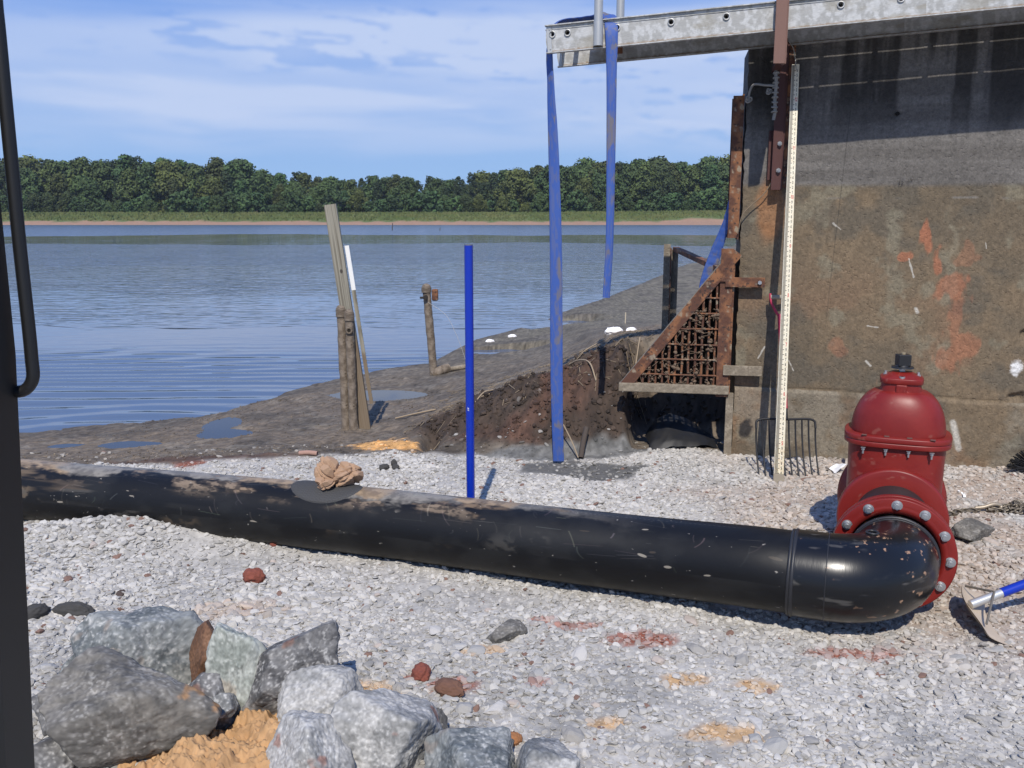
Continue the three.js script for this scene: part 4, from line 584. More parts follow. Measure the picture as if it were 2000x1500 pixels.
// ---------------------------------------------------------------- red gate valve
{
  const redT = tex(512, 512, (u, v) => { const a = tile2(u, v, 6, 4), b = tile2(u, v + 0.3, 40, 2); let c = mix3([0.19, 0.014, 0.011], [0.22, 0.02, 0.015], sm(0.4, 0.6, a)); return mix3(c, [0.3, 0.12, 0.09], sm(0.66, 0.76, tile2(u + 0.5, v, 14, 4)) * 0.35).map((k) => k * (0.95 + 0.15 * (b - 0.5))); });
  const red = new THREE.MeshPhysicalMaterial({ map: redT, roughness: 0.42, specularIntensity: 0.7, clearcoat: 0.06, clearcoatRoughness: 0.35, bumpMap: rustB, bumpScale: 0.0006 });
  const blk = std(0.016, 0.016, 0.017, 0.4), yaw = -Math.atan2(0.375, 0.927), ctr = RING.clone().addScaledVector(AX, 0.67);
  const g = thing('gate_valve', 'glossy red gate valve with domed bonnet and black operating nut', 'valve', [ctr.x, 0, ctr.z], yaw);
  const ax = 0.23, z90 = (q) => q.rotateX(Math.PI / 2);
  // body: rounded oval section, growing to the bonnet flange
  const loft = (rows, n = 64, pw = 3.2) => { const pos = [], idx = [], uv = []; rows.forEach(([y, a, b], j) => { for (let i = 0; i <= n; i++) { const t = i / n * Math.PI * 2, c = Math.cos(t), s = Math.sin(t), k = Math.pow(Math.pow(Math.abs(c), pw) + Math.pow(Math.abs(s), pw), -1 / pw); pos.push(a * c * k, y, b * s * k); uv.push(i / n * 2, y * 2); if (i && j) { const q = j * (n + 1) + i, w = n + 1; idx.push(q, q - w - 1, q - w, q, q - 1, q - w - 1); } } }); const q = geoFrom(pos, idx, uv); return q; };
  part(g, 'body', loft([[-0.03, 0.0, 0.0], [-0.03, 0.1, 0.08], [0.0, 0.16, 0.13], [0.06, 0.2, 0.16], [0.15, 0.215, 0.17], [0.35, 0.217, 0.165], [0.5, 0.219, 0.16], [0.575, 0.222, 0.16], [0.59, 0.222, 0.16]]), red);
  part(g, 'bonnet_flange', loft([[0.573, 0.222, 0.16], [0.574, 0.238, 0.178], [0.577, 0.242, 0.182], [0.594, 0.242, 0.182], [0.597, 0.24, 0.18], [0.599, 0.238, 0.178], [0.601, 0.24, 0.18], [0.604, 0.243, 0.183], [0.621, 0.243, 0.183], [0.627, 0.238, 0.178], [0.63, 0.21, 0.16]]), red);
  const dome = []; for (let i = 0; i <= 26; i++) { const t = i / 26 * 1.27; dome.push([0.624 + 0.215 * Math.sin(t), lerp(0.215, 0.082, 1 - Math.cos(t)) * 1.0, lerp(0.165, 0.078, 1 - Math.cos(t))]); } dome.push([0.835, 0.098, 0.09], [0.85, 0.09, 0.085]);
  const bon = part(g, 'bonnet', loft(dome.map(([y, a, b]) => [y, a, b]), 72, 2.35), red);
  part(g, 'neck', loft([[0.78, 0.094, 0.088], [0.83, 0.092, 0.087], [0.868, 0.09, 0.086], [0.872, 0.088, 0.084]], 48, 4), red); part(g, 'neck_web', box(0.05, 0.07, 0.02, 0, 0.835, 0.088, 0.006), red);
  const lid = part(g, 'stuffing_plate', loft([[0.87, 0.09, 0.085], [0.872, 0.098, 0.093], [0.893, 0.098, 0.093], [0.897, 0.094, 0.089], [0.918, 0.05, 0.045], [0.922, 0.045, 0.04], [0.923, 0, 0]], 48, 4), red);
  const nut = (x, y, z, axis, r = 0.013, h = 0.014, stud = 0.012) => { const q = merge([cyl(r, r, h, 6), cyl(r * 0.55, r * 0.55, h + stud, 10).translate(0, stud / 2, 0), cyl(r * 1.35, r * 1.35, 0.003, 18).translate(0, -h / 2, 0)]); if (axis === 'z') q.rotateX(Math.PI / 2); if (axis === '-y') q.rotateX(Math.PI); q.translate(x, y, z); return q; };
  part(g, 'bolt', nut(-0.072, 0.903, 0.0, 'y'), zinc); part(g, 'bolt', nut(0.072, 0.903, 0, 'y'), zinc); part(g, 'bolt', nut(0, 0.899, 0.072, 'y', 0.015, 0.018, 0), zinc);
  part(g, 'stem', cyl(0.014, 0.014, 0.03).translate(0, 0.93, 0), zinc);
  const opn = part(g, 'operating_nut', merge([cyl(0.05, 0.052, 0.008, 28).translate(0, 0.943, 0), cyl(0.026, 0.036, 0.012, 24).translate(0, 0.952, 0), new RoundedBoxGeometry(0.058, 0.055, 0.058, 2, 0.004).rotateY(0.35).translate(0, 0.978, 0)]), blk, 'black square operating nut'); part(opn, 'screw', cyl(0.01, 0.01, 0.01, 6).translate(0, 1.009, 0), std(0.3, 0.24, 0.15, 0.6));
  for (const s of [-1, 1]) for (let k = 0; k < 4; k++) { const x = -0.15 + k * 0.1; part(g, 'bolt', nut(x, 0.563, s * 0.169, '-y', 0.0085, 0.012, 0.018), zinc); part(g, 'bolt', box(0.024, 0.007, 0.012, x, 0.631, s * 0.168, 0.002), std(0.12, 0.05, 0.04, 0.6)); }
  // bells towards the pipe and away from it
  const bell = (z0, z1, r) => z90(new THREE.LatheGeometry([[0.17, z0], [r - 0.012, z0], [r, z0 + (z1 - z0) * 0.1], [r, z0 + (z1 - z0) * 0.32], [r - 0.015, z0 + (z1 - z0) * 0.42], [0.2, z0 + (z1 - z0) * 0.6], [0.19, z1], [0.17, z1], [0.17, z0]].map(([a, b]) => new THREE.Vector2(a, b)), 64)).translate(0, ax, 0);
  part(g, 'bell', bell(0.2, 0.03, 0.25), red); part(g, 'bell', bell(-0.26, -0.05, 0.262), red);
  part(g, 'back_cover', z90(cyl(0.18, 0.18, 0.012, 40)).translate(0, ax, -0.22), blk);
  part(g, 'spool', z90(cyl(0.172, 0.172, 0.5, 56)).translate(0, ax, 0.42), std(0.02, 0.019, 0.019, 0.5), 'black pipe spool between valve and flange');
  const ringG = (r0, r1, t, z) => z90(new THREE.LatheGeometry([[r0, -t / 2], [r1 - 0.004, -t / 2], [r1, -t / 2 + 0.004], [r1, t / 2 - 0.004], [r1 - 0.004, t / 2], [r1 - 0.03, t / 2], [r0 + 0.025, t / 2], [r0, t / 2 + 0.006], [r0, -t / 2]].map(([a, b]) => new THREE.Vector2(a, b)), 96)).translate(0, ax, z);
  part(g, 'flange_ring', ringG(0.187, 0.251, 0.028, 0.67), red); part(g, 'flange_ring', ringG(0.172, 0.251, 0.028, 0.625), red);
  for (let k = 0; k < 12; k++) { const a = (k + 0.5) / 12 * Math.PI * 2 + 0.26, x = Math.cos(a) * 0.222, y = ax + Math.sin(a) * 0.222; part(g, 'bolt', merge([nut(x, y, 0.692, 'z', 0.0165, 0.016, 0.008), z90(cyl(0.01, 0.01, 0.09, 10)).translate(x, y, 0.645), nut(x, y, 0.604, 'z', 0.0165, 0.016, 0)]), zinc); }
  for (const y of [0.12, 0.34]) part(g, 'bolt', z90(cyl(0.011, 0.011, 0.03, 6)).translate(-0.242, y + 0.06, -0.2), zinc);
  // stencilled figures on the dome
  g.updateMatrixWorld(true);
  const cv = document.createElement('canvas'); cv.width = 256; cv.height = 128; const c = cv.getContext('2d'); c.clearRect(0, 0, 256, 128); c.fillStyle = 'rgb(236,196,190)'; c.textAlign = 'center'; c.font = 'bold 46px sans-serif'; c.save(); c.translate(140, 50); c.scale(1.2, 1); c.fillText('BO', 0, 0); c.restore(); c.save(); c.translate(128, 108); c.scale(1.28, 1); c.fillText('040125', 0, 0); c.restore(); c.globalCompositeOperation = 'destination-out'; for (let k = 0; k < 12; k++) c.fillRect(18 + k * 20 + 8, 70, 2.5, 50); c.fillRect(0, 33, 256, 3); c.fillRect(0, 90, 256, 3); for (let k = 0; k < 160; k++) c.fillRect(rr(0, 256), rr(0, 128), rr(1, 4), rr(1, 3));
  const t = new THREE.CanvasTexture(cv); t.colorSpace = THREE.SRGBColorSpace;
  const lp = V(0.045, 0.68, 0.155), wp = g.localToWorld(lp.clone()), dg = new DecalGeometry(bon, wp, new THREE.Euler(-0.35, yaw, 0, 'YXZ'), V(0.15, 0.075, 0.14)); dg.applyMatrix4(g.matrixWorld.clone().invert());
  { const p = dg.attributes.position, n = dg.attributes.normal; for (let i = 0; i < p.count; i++) p.setXYZ(i, p.getX(i) + n.getX(i) * 0.0015, p.getY(i) + n.getY(i) * 0.0015, p.getZ(i) + n.getZ(i) * 0.0015); }
  part(g, 'stencil', dg, new THREE.MeshStandardMaterial({ map: t, transparent: true, roughness: 0.7, polygonOffset: true, polygonOffsetFactor: -2 }));
}

// ---------------------------------------------------------------- posts at the waterside
function mudPost(g, name, a, b, r) { const n = 40, pts = []; for (let i = 0; i <= n; i++) pts.push(a.clone().lerp(b, i / n)); 
  const d = b.clone().sub(a).normalize(), x = V(1, 0, 0).addScaledVector(d, -d.x).normalize(), zz = V(0, 0, 0).crossVectors(x, d), pos = [], uv = [], idx = [], m = 18;
  pts.forEach((p, i) => { for (let j = 0; j <= m; j++) { const t = j / m * Math.PI * 2, q = r * (0.88 + 0.34 * f3(Math.cos(t) * 1.4 + a.x * 9, i * 0.42, Math.sin(t) * 1.4 + 7, 4)) * (1 + 0.25 * sm(4, 0, i)); pos.push(p.x + q * (Math.cos(t) * x.x + Math.sin(t) * zz.x), p.y + q * (Math.cos(t) * x.y + Math.sin(t) * zz.y), p.z + q * (Math.cos(t) * x.z + Math.sin(t) * zz.z)); uv.push(j / m, i / n * 4); if (i && j) { const k = i * (m + 1) + j, w = m + 1; idx.push(k, k - w - 1, k - w, k, k - 1, k - w - 1); } } });
  part(g, name, geoFrom(pos, idx, uv), mudPipe); }
{
  const specs = [[[-1.375, -7.26], [-1.385, 0.93], 0.038, 'mud caked capped pipe post, leftmost of the pair by the leaning plank', false], [[-1.305, -7.2], [-1.312, 0.905], 0.034, 'mud caked capped pipe post with a round side hole beside the leaning plank', true]];
  for (const [[x, z], [tx, ty], r, lab, hole] of specs) { const y0 = height(x, z) - 0.05, g = thing('pipe_post', lab, 'post', [x, 0, z]); mudPost(g, 'pipe', V(0, y0, 0), V(tx - x, ty, 0), r); part(g, 'cap', new THREE.SphereGeometry(r * 1.18, 18, 10, 0, 6.3, 0, 1.6).translate(tx - x, ty - 0.01, 0), mudPipe); part(g, 'cap_rim', cyl(r * 1.2, r * 1.2, 0.06, 18).translate(tx - x, ty - 0.035, 0), mudPipe); if (hole) { part(g, 'side_port', new THREE.TorusGeometry(0.021, 0.008, 8, 18).translate(-0.004, ty - 0.14, r + 0.012), mudPipe); part(g, 'port_hole', new THREE.CylinderGeometry(0.018, 0.018, 0.05, 14).rotateX(Math.PI / 2).translate(-0.004, ty - 0.14, r - 0.014), std(0.02, 0.016, 0.012, 1)); } }
  const bx = -1.215, bz = -7.26, g = thing('leaning_plank', 'weathered grey wooden plank leaning behind the paired pipe posts', 'plank', [bx, 0, bz]);
  const q = new THREE.BoxGeometry(0.095, 1.9, 0.04, 2, 20, 1); q.translate(0, 0.95, 0); g.rotation.z = Math.atan2(0.225, 1.85); g.position.y = height(bx, bz) - 0.06; part(g, 'board', q, wood);
  const h2 = thing('saw_edged_strip', 'thin strip with white painted upper end leaning beside the wooden plank', 'strip', [-1.168, height(-1.17, -7.4) + 0.2, -7.3]); h2.rotation.z = Math.atan2(0.165, 1.3);
  part(h2, 'strip', (() => { const s = new THREE.Shape(); s.moveTo(-0.014, 0); for (let k = 0; k <= 60; k++) s.lineTo(0.014 + (k % 2) * 0.004, k / 60 * 0.95); s.lineTo(-0.014, 0.95); s.closePath(); return new THREE.ExtrudeGeometry(s, { depth: 0.012, bevelEnabled: false }); })(), wood); part(h2, 'painted_end', box(0.034, 0.36, 0.014, 0.003, 1.13, 0.006), std(0.8, 0.8, 0.78, 0.6), 'white painted end');
}
{
  const x = -0.938, z = -10.64, y = height(x, z), g = thing('pipe_post', 'lone mud caked pipe post with dome cap and side plate at the waterside', 'post', [x, 0, z]);
  mudPost(g, 'pipe', V(0, y - 0.05, 0), V(-0.075, 0.82, 0), 0.046); part(g, 'cap', new THREE.SphereGeometry(0.056, 18, 12, 0, 6.3, 0, 1.7).translate(-0.076, 0.84, 0), mudPipe); part(g, 'cap_rim', cyl(0.06, 0.058, 0.05, 18).translate(-0.076, 0.815, 0), mudPipe);
  part(g, 'side_plate', box(0.075, 0.14, 0.07, 0.025, 0.76, 0, 0.02), rust, 'brown side plate'); part(g, 'nozzle', merge([rodGeo(V(-0.08, 0.74, 0.03), V(-0.085, 0.735, 0.09), 0.026, 12), rodGeo(V(-0.09, 0.735, 0.07), V(-0.14, 0.735, 0.1), 0.014, 10)]), std(0.03, 0.025, 0.02, 0.8));
  part(g, 'base_elbow', tube([V(0, y - 0.0, 0.02), V(0.04, y + 0.03, 0.02), V(0.11, y + 0.06, -0.02), V(0.17, y + 0.07, -0.06)], 0.06, 24, 12), mudPipe); part(g, 'side_pipe', tube([V(0.15, y + 0.05, -0.08), V(0.28, y + 0.06, -0.14), V(0.4, y + 0.075, -0.2)], 0.03, 24, 10), crust);
  solo('fishing_line', 'thin pale line strung from the lone pipe post to the mud', 'line', tube([V(x - 0.05, 0.68, z + 0.08), V(x + 0.15, 0.52, z), V(x + 0.26, 0.3, z - 0.05), V(x + 0.33, 0.1, z - 0.1), V(x + 0.4, y + 0.07, z - 0.15)], 0.0022, 40, 5), std(0.6, 0.58, 0.54, 0.7));
}
// blue upright pole behind the pipe
{
  const g = thing('blue_pole', 'bright blue eight sided pole standing upright behind the black pipe', 'pole', [-0.214, 0, -4.46]); const y = height(-0.214, -4.46) - 0.02;
  part(g, 'shaft', cyl(0.0215, 0.0215, 1.52 - y, 8).translate(0, (1.52 + y) / 2, 0), bluePaint); part(g, 'end_cap', cyl(0.0205, 0.0205, 0.006, 8).translate(0, 1.522, 0), std(0.12, 0.12, 0.13, 0.7));
  const cv = document.createElement('canvas'); cv.width = 64; cv.height = 128; const c = cv.getContext('2d'); c.clearRect(0, 0, 64, 128); c.fillStyle = 'rgb(225,228,235)'; c.font = 'bold 52px sans-serif'; c.translate(32, 64); c.rotate(Math.PI / 2); c.textAlign = 'center'; c.textBaseline = 'middle'; c.fillText('AY', 0, 0); const t = new THREE.CanvasTexture(cv); t.colorSpace = THREE.SRGBColorSpace;
  part(g, 'lettering', new THREE.PlaneGeometry(0.015, 0.036).rotateY(-Math.PI / 8).translate(-0.0079, 0.70, 0.0192), new THREE.MeshStandardMaterial({ map: t, transparent: true, roughness: 0.6 }));
}
// raking tool at the right edge
{
  const g = thing('concrete_rake', 'blue handled concrete rake with curved pale blade lying on the gravel', 'rake', [1.93, 0, -3.52]);
  const tan = std(0.5, 0.41, 0.31, 0.7, 0, { bumpMap: rustB, bumpScale: 0.001 });
  const pos = [], idx = [], n = 20, m = 8; for (let j = 0; j <= m; j++) for (let i = 0; i <= n; i++) { const u = i / n, v = j / m, w = (u - 0.5) * 0.5; pos.push(0.06 * (1 - v) - 0.035 * v - 0.075 * Math.pow(Math.abs(u - 0.5) * 2, 2) * -0.6 - 0.02 * Math.sin(v * 3.1), 0.006 + 0.075 * v * (1 - 0.45 * Math.pow(Math.abs(u - 0.5) * 2, 4)), w * 1.0); if (i && j) { const b = j * (n + 1) + i, q = n + 1; idx.push(b, b - q, b - q - 1, b, b - q - 1, b - 1); } }
  const bg = geoFrom(pos, idx), b2 = bg.clone().translate(-0.004, 0, 0); part(g, 'blade', merge([bg, b2]), tan, 'curved pale metal blade'); g.rotation.y = -0.3;
  const a = V(-0.01, 0.06, 0.0), d = V(0.6, 0.2, -0.3).normalize(), P = (t) => a.clone().addScaledVector(d, t);
  const oct = (t0, t1, r) => rodGeo(P(t0), P(t1), r, 8);
  part(g, 'ferrule', oct(0.0, 0.15, 0.0185), std(0.62, 0.62, 0.6, 0.4, 0.6), 'bare aluminium end'); part(g, 'handle', oct(0.145, 1.6, 0.0205), bluePaint);
  const w = std(0.2, 0.18, 0.15, 0.6, 0.4); part(g, 'brace', rodGeo(P(0.11).add(V(0, 0.018, 0)), V(0.02, 0.055, 0.17), 0.005, 8), w); part(g, 'brace', rodGeo(P(0.11).add(V(0, 0.018, 0)), V(0.0, 0.07, -0.18), 0.005, 8), w);
}
// paper bag on the pipe
{
  const crumple = (sx, sy, sz, np, ox, oy, oz) => {
    const q = mergeVertices((() => { const i = new THREE.IcosahedronGeometry(1, 12); i.deleteAttribute('uv'); i.deleteAttribute('normal'); return i; })()), p = q.attributes.position, pn = [...Array(np)].map((_, i) => { const y = 1 - 2 * (i + 0.5) / np, r = Math.sqrt(1 - y * y), a = i * 2.4; return [V(Math.cos(a) * r + rr(-0.3, 0.3), y + rr(-0.3, 0.3), Math.sin(a) * r + rr(-0.3, 0.3)).normalize(), rr(0.68, 0.98)]; }), cr = [...Array(6)].map(() => [V(rr(-1, 1), rr(-0.4, 1), rr(-1, 1)).normalize(), rr(-0.4, 0.4)]);
    for (let i = 0; i < p.count; i++) { const v = V(p.getX(i), p.getY(i), p.getZ(i)); let r = 1.15; for (const [n, d] of pn) { const k = v.dot(n); if (k > 0.01) r = Math.min(r, d / k); } for (const [n, d] of cr) r *= 1 - 0.2 * Math.max(0, 1 - Math.abs(v.dot(n) - d) / 0.13); p.setXYZ(i, v.x * r * sx + ox, Math.max(0, v.y * r * sy + oy), v.z * r * sz + oz); }
    const f = q.toNonIndexed(); f.computeVertexNormals(); return f;
  };
  const fc = mergeGeometries([crumple(0.085, 0.06, 0.072, 24, 0.03, 0.045, 0), crumple(0.055, 0.062, 0.058, 16, -0.045, 0.062, 0.005), crumple(0.045, 0.03, 0.05, 12, -0.055, 0.025, 0.03)]);
  solo('paper_bag', 'crumpled brown paper bag sitting on top of the black pipe', 'bag', fc, std(0.37, 0.235, 0.145, 0.85), [-0.865, 0.338, -4.315], 0.25).scale.setScalar(1.2);
}

// ---------------------------------------------------------------- boulders in front
function rockGeo(seedN, sx, sy, sz, nP, look, det = 34) {
  const keep = seed; seed = seedN * 7919 + 13;
  const pn = [...Array(nP)].map((_, i) => { const y = 1 - 2 * (i + 0.5) / nP, r = Math.sqrt(1 - y * y), a = i * 2.4 + rr(-0.5, 0.5); return { n: V(Math.cos(a) * r + rr(-0.25, 0.25), y + rr(-0.25, 0.25), Math.sin(a) * r + rr(-0.25, 0.25)).normalize(), d: rr(0.62, 0.95) }; });
  const q = mergeVertices((() => { const i = new THREE.IcosahedronGeometry(1, det); i.deleteAttribute('uv'); i.deleteAttribute('normal'); return i; })()), p = q.attributes.position, col = [], o = seedN * 3.7;
  for (let i = 0; i < p.count; i++) {
    const v = V(p.getX(i), p.getY(i), p.getZ(i)); let acc = 0; for (const { n, d } of pn) { const k = v.dot(n); if (k > 0.05) acc += Math.pow(k / d, 22); } acc += 1e-3;
    let r = Math.pow(acc, -1 / 22); r = Math.min(r, 1.25); const a = f3(v.x * 2.2 + o, v.y * 2.2, v.z * 2.2, 4) - 0.5, b = f3(v.x * 8 + o, v.y * 8, v.z * 8 + 4, 4) - 0.5, rg = 1 - Math.abs(2 * f3(v.x * 4 + o, v.y * 4 + 9, v.z * 4, 3) - 1); r *= 1 + 0.16 * a + 0.075 * b + 0.05 * (rg - 0.7) + 0.02 * (f3(v.x * 26, v.y * 26 + o, v.z * 26, 2) - 0.5);
    v.multiplyScalar(r); p.setXYZ(i, v.x * sx, v.y * sy, v.z * sz);
    const X = v.x * sx + o, Y = v.y * sy, Z = v.z * sz, w = f3(X * 16, Y * 16, Z * 16, 4), f = f3(X * 130, Y * 130, Z * 130, 2), vein = 1 - Math.abs(2 * f3(X * 22 + 4, Y * 30, Z * 22, 4) - 1), s = f3(X * 11 + 70, Y * 11, Z * 11, 3);
    let c = mix3(look.a, look.b, sm(0.36, 0.62, w)); c = mix3(c, look.v ?? [0.6, 0.6, 0.6], 0.55 * (look.vk ?? 0.7) * sm(0.9, 0.99, vein + 0.16 * (f - 0.5)) * sm(0.4, 0.6, f3(X * 6, Y * 6 + 30, Z * 6, 2))); c = mix3(c, look.v ?? [0.6, 0.6, 0.6], (look.fk ?? 0.5) * 0.75 * sm(0.55, 0.8, f) * sm(0.35, 0.6, f3(X * 9 + 20, Y * 9, Z * 9, 3))); c = mix3(c, look.s ?? [0.35, 0.19, 0.09], (look.sk ?? 0.8) * sm(0.66, 0.72, s + 0.05 * (f - 0.5))); const k = 0.82 + 0.9 * (f - 0.5) + 0.35 * (f3(X * 50, Y * 50, Z * 50, 3) - 0.5); col.push(c[0] * k * 1.03, c[1] * k, c[2] * k * 0.93);
  }
  q.setAttribute('color', new THREE.Float32BufferAttribute(col, 3)); q.computeVertexNormals(); seed = keep; return q;
}
const rockMat = std(1, 1, 1, 0.82, 0, { vertexColors: true });
const LK = { grey: { a: [0.13, 0.125, 0.118], b: [0.2, 0.19, 0.175], vk: 0.3, fk: 0.35, s: [0.36, 0.2, 0.09] }, blue: { a: [0.13, 0.15, 0.165], b: [0.27, 0.29, 0.3], vk: 0.5, fk: 0.6, sk: 0.2 }, dark: { a: [0.085, 0.085, 0.09], b: [0.2, 0.2, 0.205], vk: 0.75, fk: 0.7, s: [0.22, 0.12, 0.09] }, white: { a: [0.3, 0.305, 0.31], b: [0.46, 0.46, 0.46], v: [0.7, 0.7, 0.7], vk: 0.5, fk: 0.5, s: [0.3, 0.13, 0.09], sk: 0.7 }, green: { a: [0.27, 0.3, 0.28], b: [0.42, 0.45, 0.43], v: [0.68, 0.7, 0.68], sk: 0.3 }, brown: { a: [0.15, 0.075, 0.042], b: [0.2, 0.105, 0.06], vk: 0, fk: 0.1, sk: 0 }, rusty: { a: [0.19, 0.2, 0.21], b: [0.38, 0.38, 0.38], v: [0.6, 0.62, 0.63], vk: 0.6, fk: 0.6, s: [0.42, 0.19, 0.09], sk: 0.9 } };
const ROCKS = [
  // x, y, z, sx, sy, sz, look, turn, tilt, seed, planes, label
  [-1.225, 0.11, -2.58, 0.255, 0.2, 0.19, 'grey', 0.15, -0.05, 3, 13, 'biggest grey boulder with rusty spots at the front left of the pile'],
  [-1.345, 0.1, -2.97, 0.2, 0.19, 0.15, 'blue', 0.7, 0.2, 9, 8, 'blue grey boulder with a pointed top behind the biggest boulder'],
  [-0.915, 0.105, -2.79, 0.09, 0.2, 0.11, 'green', 0.2, 0.08, 5, 10, 'upright pale green white rock slab leaning on the dark slanting boulder'],
  [-1.05, 0.14, -2.9, 0.075, 0.115, 0.08, 'brown', 0.5, -0.3, 11, 9, 'small rust brown rock perched behind the pale slab'],
  [-0.745, 0.155, -2.8, 0.21, 0.125, 0.12, 'dark', 0.15, 0.6, 14, 10, 'dark speckled boulder slanting up to the right in the pile'],
  [-1.0, 0.075, -2.72, 0.11, 0.11, 0.11, 'dark', 0.9, 0, 6, 12, 'dark grey rock with brown stains wedged between biggest boulder and pale slab'],
  [-0.62, 0.09, -2.68, 0.155, 0.15, 0.13, 'white', 0.3, 0, 21, 12, 'whitish rounded boulder below the dark slanting boulder'],
  [-0.375, 0.085, -2.52, 0.17, 0.17, 0.15, 'white', 1.1, 0.05, 24, 12, 'large whitish boulder with reddish flecks at the front centre'],
  [-0.6, 0.06, -2.4, 0.19, 0.17, 0.13, 'white', 2.0, 0.1, 27, 12, 'pale grey boulder cut off by the bottom edge next to orange sand'],
  [-0.1, 0.055, -2.38, 0.16, 0.14, 0.13, 'blue', 0.5, 0, 30, 11, 'blue grey boulder with white mottling at the bottom edge'],
  [0.11, 0.045, -2.33, 0.13, 0.12, 0.11, 'rusty', 1.6, 0, 33, 11, 'grey boulder with orange rust blotches at the bottom edge'],
  [-1.46, 0.06, -2.72, 0.12, 0.09, 0.1, 'dark', 0.4, 0.5, 36, 10, 'dark tilted rock left of the biggest boulder'],
  [-1.5, 0.05, -2.92, 0.12, 0.1, 0.1, 'blue', 1.4, 0, 39, 11, 'pale blue grey rock beside the black post, behind the tilted rock'],
  [-1.4, 0.02, -2.5, 0.11, 0.09, 0.1, 'dark', 2.2, 0, 42, 11, 'dark rock beside the black post at the bottom left'],
  [-0.255, 0.04, -2.62, 0.06, 0.055, 0.05, 'grey', 0.6, 0.5, 45, 10, 'small grey rock right of the large whitish boulder'],
  [-0.1, 0.03, -2.52, 0.1, 0.06, 0.07, 'grey', 0.4, -0.1, 51, 10, 'low greyish pink rock behind the blue grey boulder'],
  [-0.93, 0.1, -2.66, 0.05, 0.04, 0.04, 'rusty', 0.8, 0, 54, 10, 'small pinkish rock in front of the pale slab'],
  [2.42, 0.03, -4.5, 0.13, 0.07, 0.09, 'grey', 0.3, 0, 57, 11, 'single flat grey rock on the dirt right of the red valve'],
  [-0.02, 0.015, -3.35, 0.1, 0.045, 0.06, 'grey', 0.9, 0, 60, 11, 'low grey stone half sunk in the gravel in the middle'],
];
for (const [x, y, z, sx, sy, sz, look, yaw, tilt, sd, np, lab] of ROCKS) { const m = solo('boulder', lab, 'rock', rockGeo(sd, sx, sy, sz, np, LK[look], Math.max(sx, sy) > 0.11 ? 40 : 20), rockMat, [x, y, z], yaw); m.rotation.z = tilt; }
// orange sand between the boulders
{
  const pos = [], col = [], idx = [], n = 170, cx = -0.84, cz = -2.44; for (let j = 0; j <= n; j++) for (let i = 0; i <= n; i++) { const x = (i / n - 0.5) * 0.9, z = (j / n - 0.5) * 0.8, d = Math.hypot(x / 0.45, z / 0.4), h = 0.07 * sm(1, 0.3, d) + sm(1, 0.7, d) * (0.14 * (f2(x * 8 + 3, z * 8, 4) - 0.5) + 0.03 * (f2(x * 28, z * 28, 3) - 0.5) + 0.03 * (f2(x * 75, z * 75, 2) - 0.5) + 0.012 * (f2(x * 160, z * 160, 1) - 0.5)) - 0.05 * sm(0.8, 1, d); pos.push(x, h, z); const k = 0.85 + 0.5 * (f2(x * 60, z * 60 + 4, 3) - 0.5), t = f2(x * 7, z * 7, 3); col.push(lerp(0.58, 0.42, t) * k, lerp(0.35, 0.24, t) * k, lerp(0.165, 0.11, t) * k); if (i && j) { const b = j * (n + 1) + i, q = n + 1; idx.push(b, b - q, b - q - 1, b, b - q - 1, b - 1); } }
  solo('sand_heap', 'crumbly orange sand heaped between the boulders', 'sand', geoFrom(pos, idx, null, col), std(1, 1, 1, 0.95, 0, { vertexColors: true, bumpMap: null }), [cx, 0.0, cz]);
}
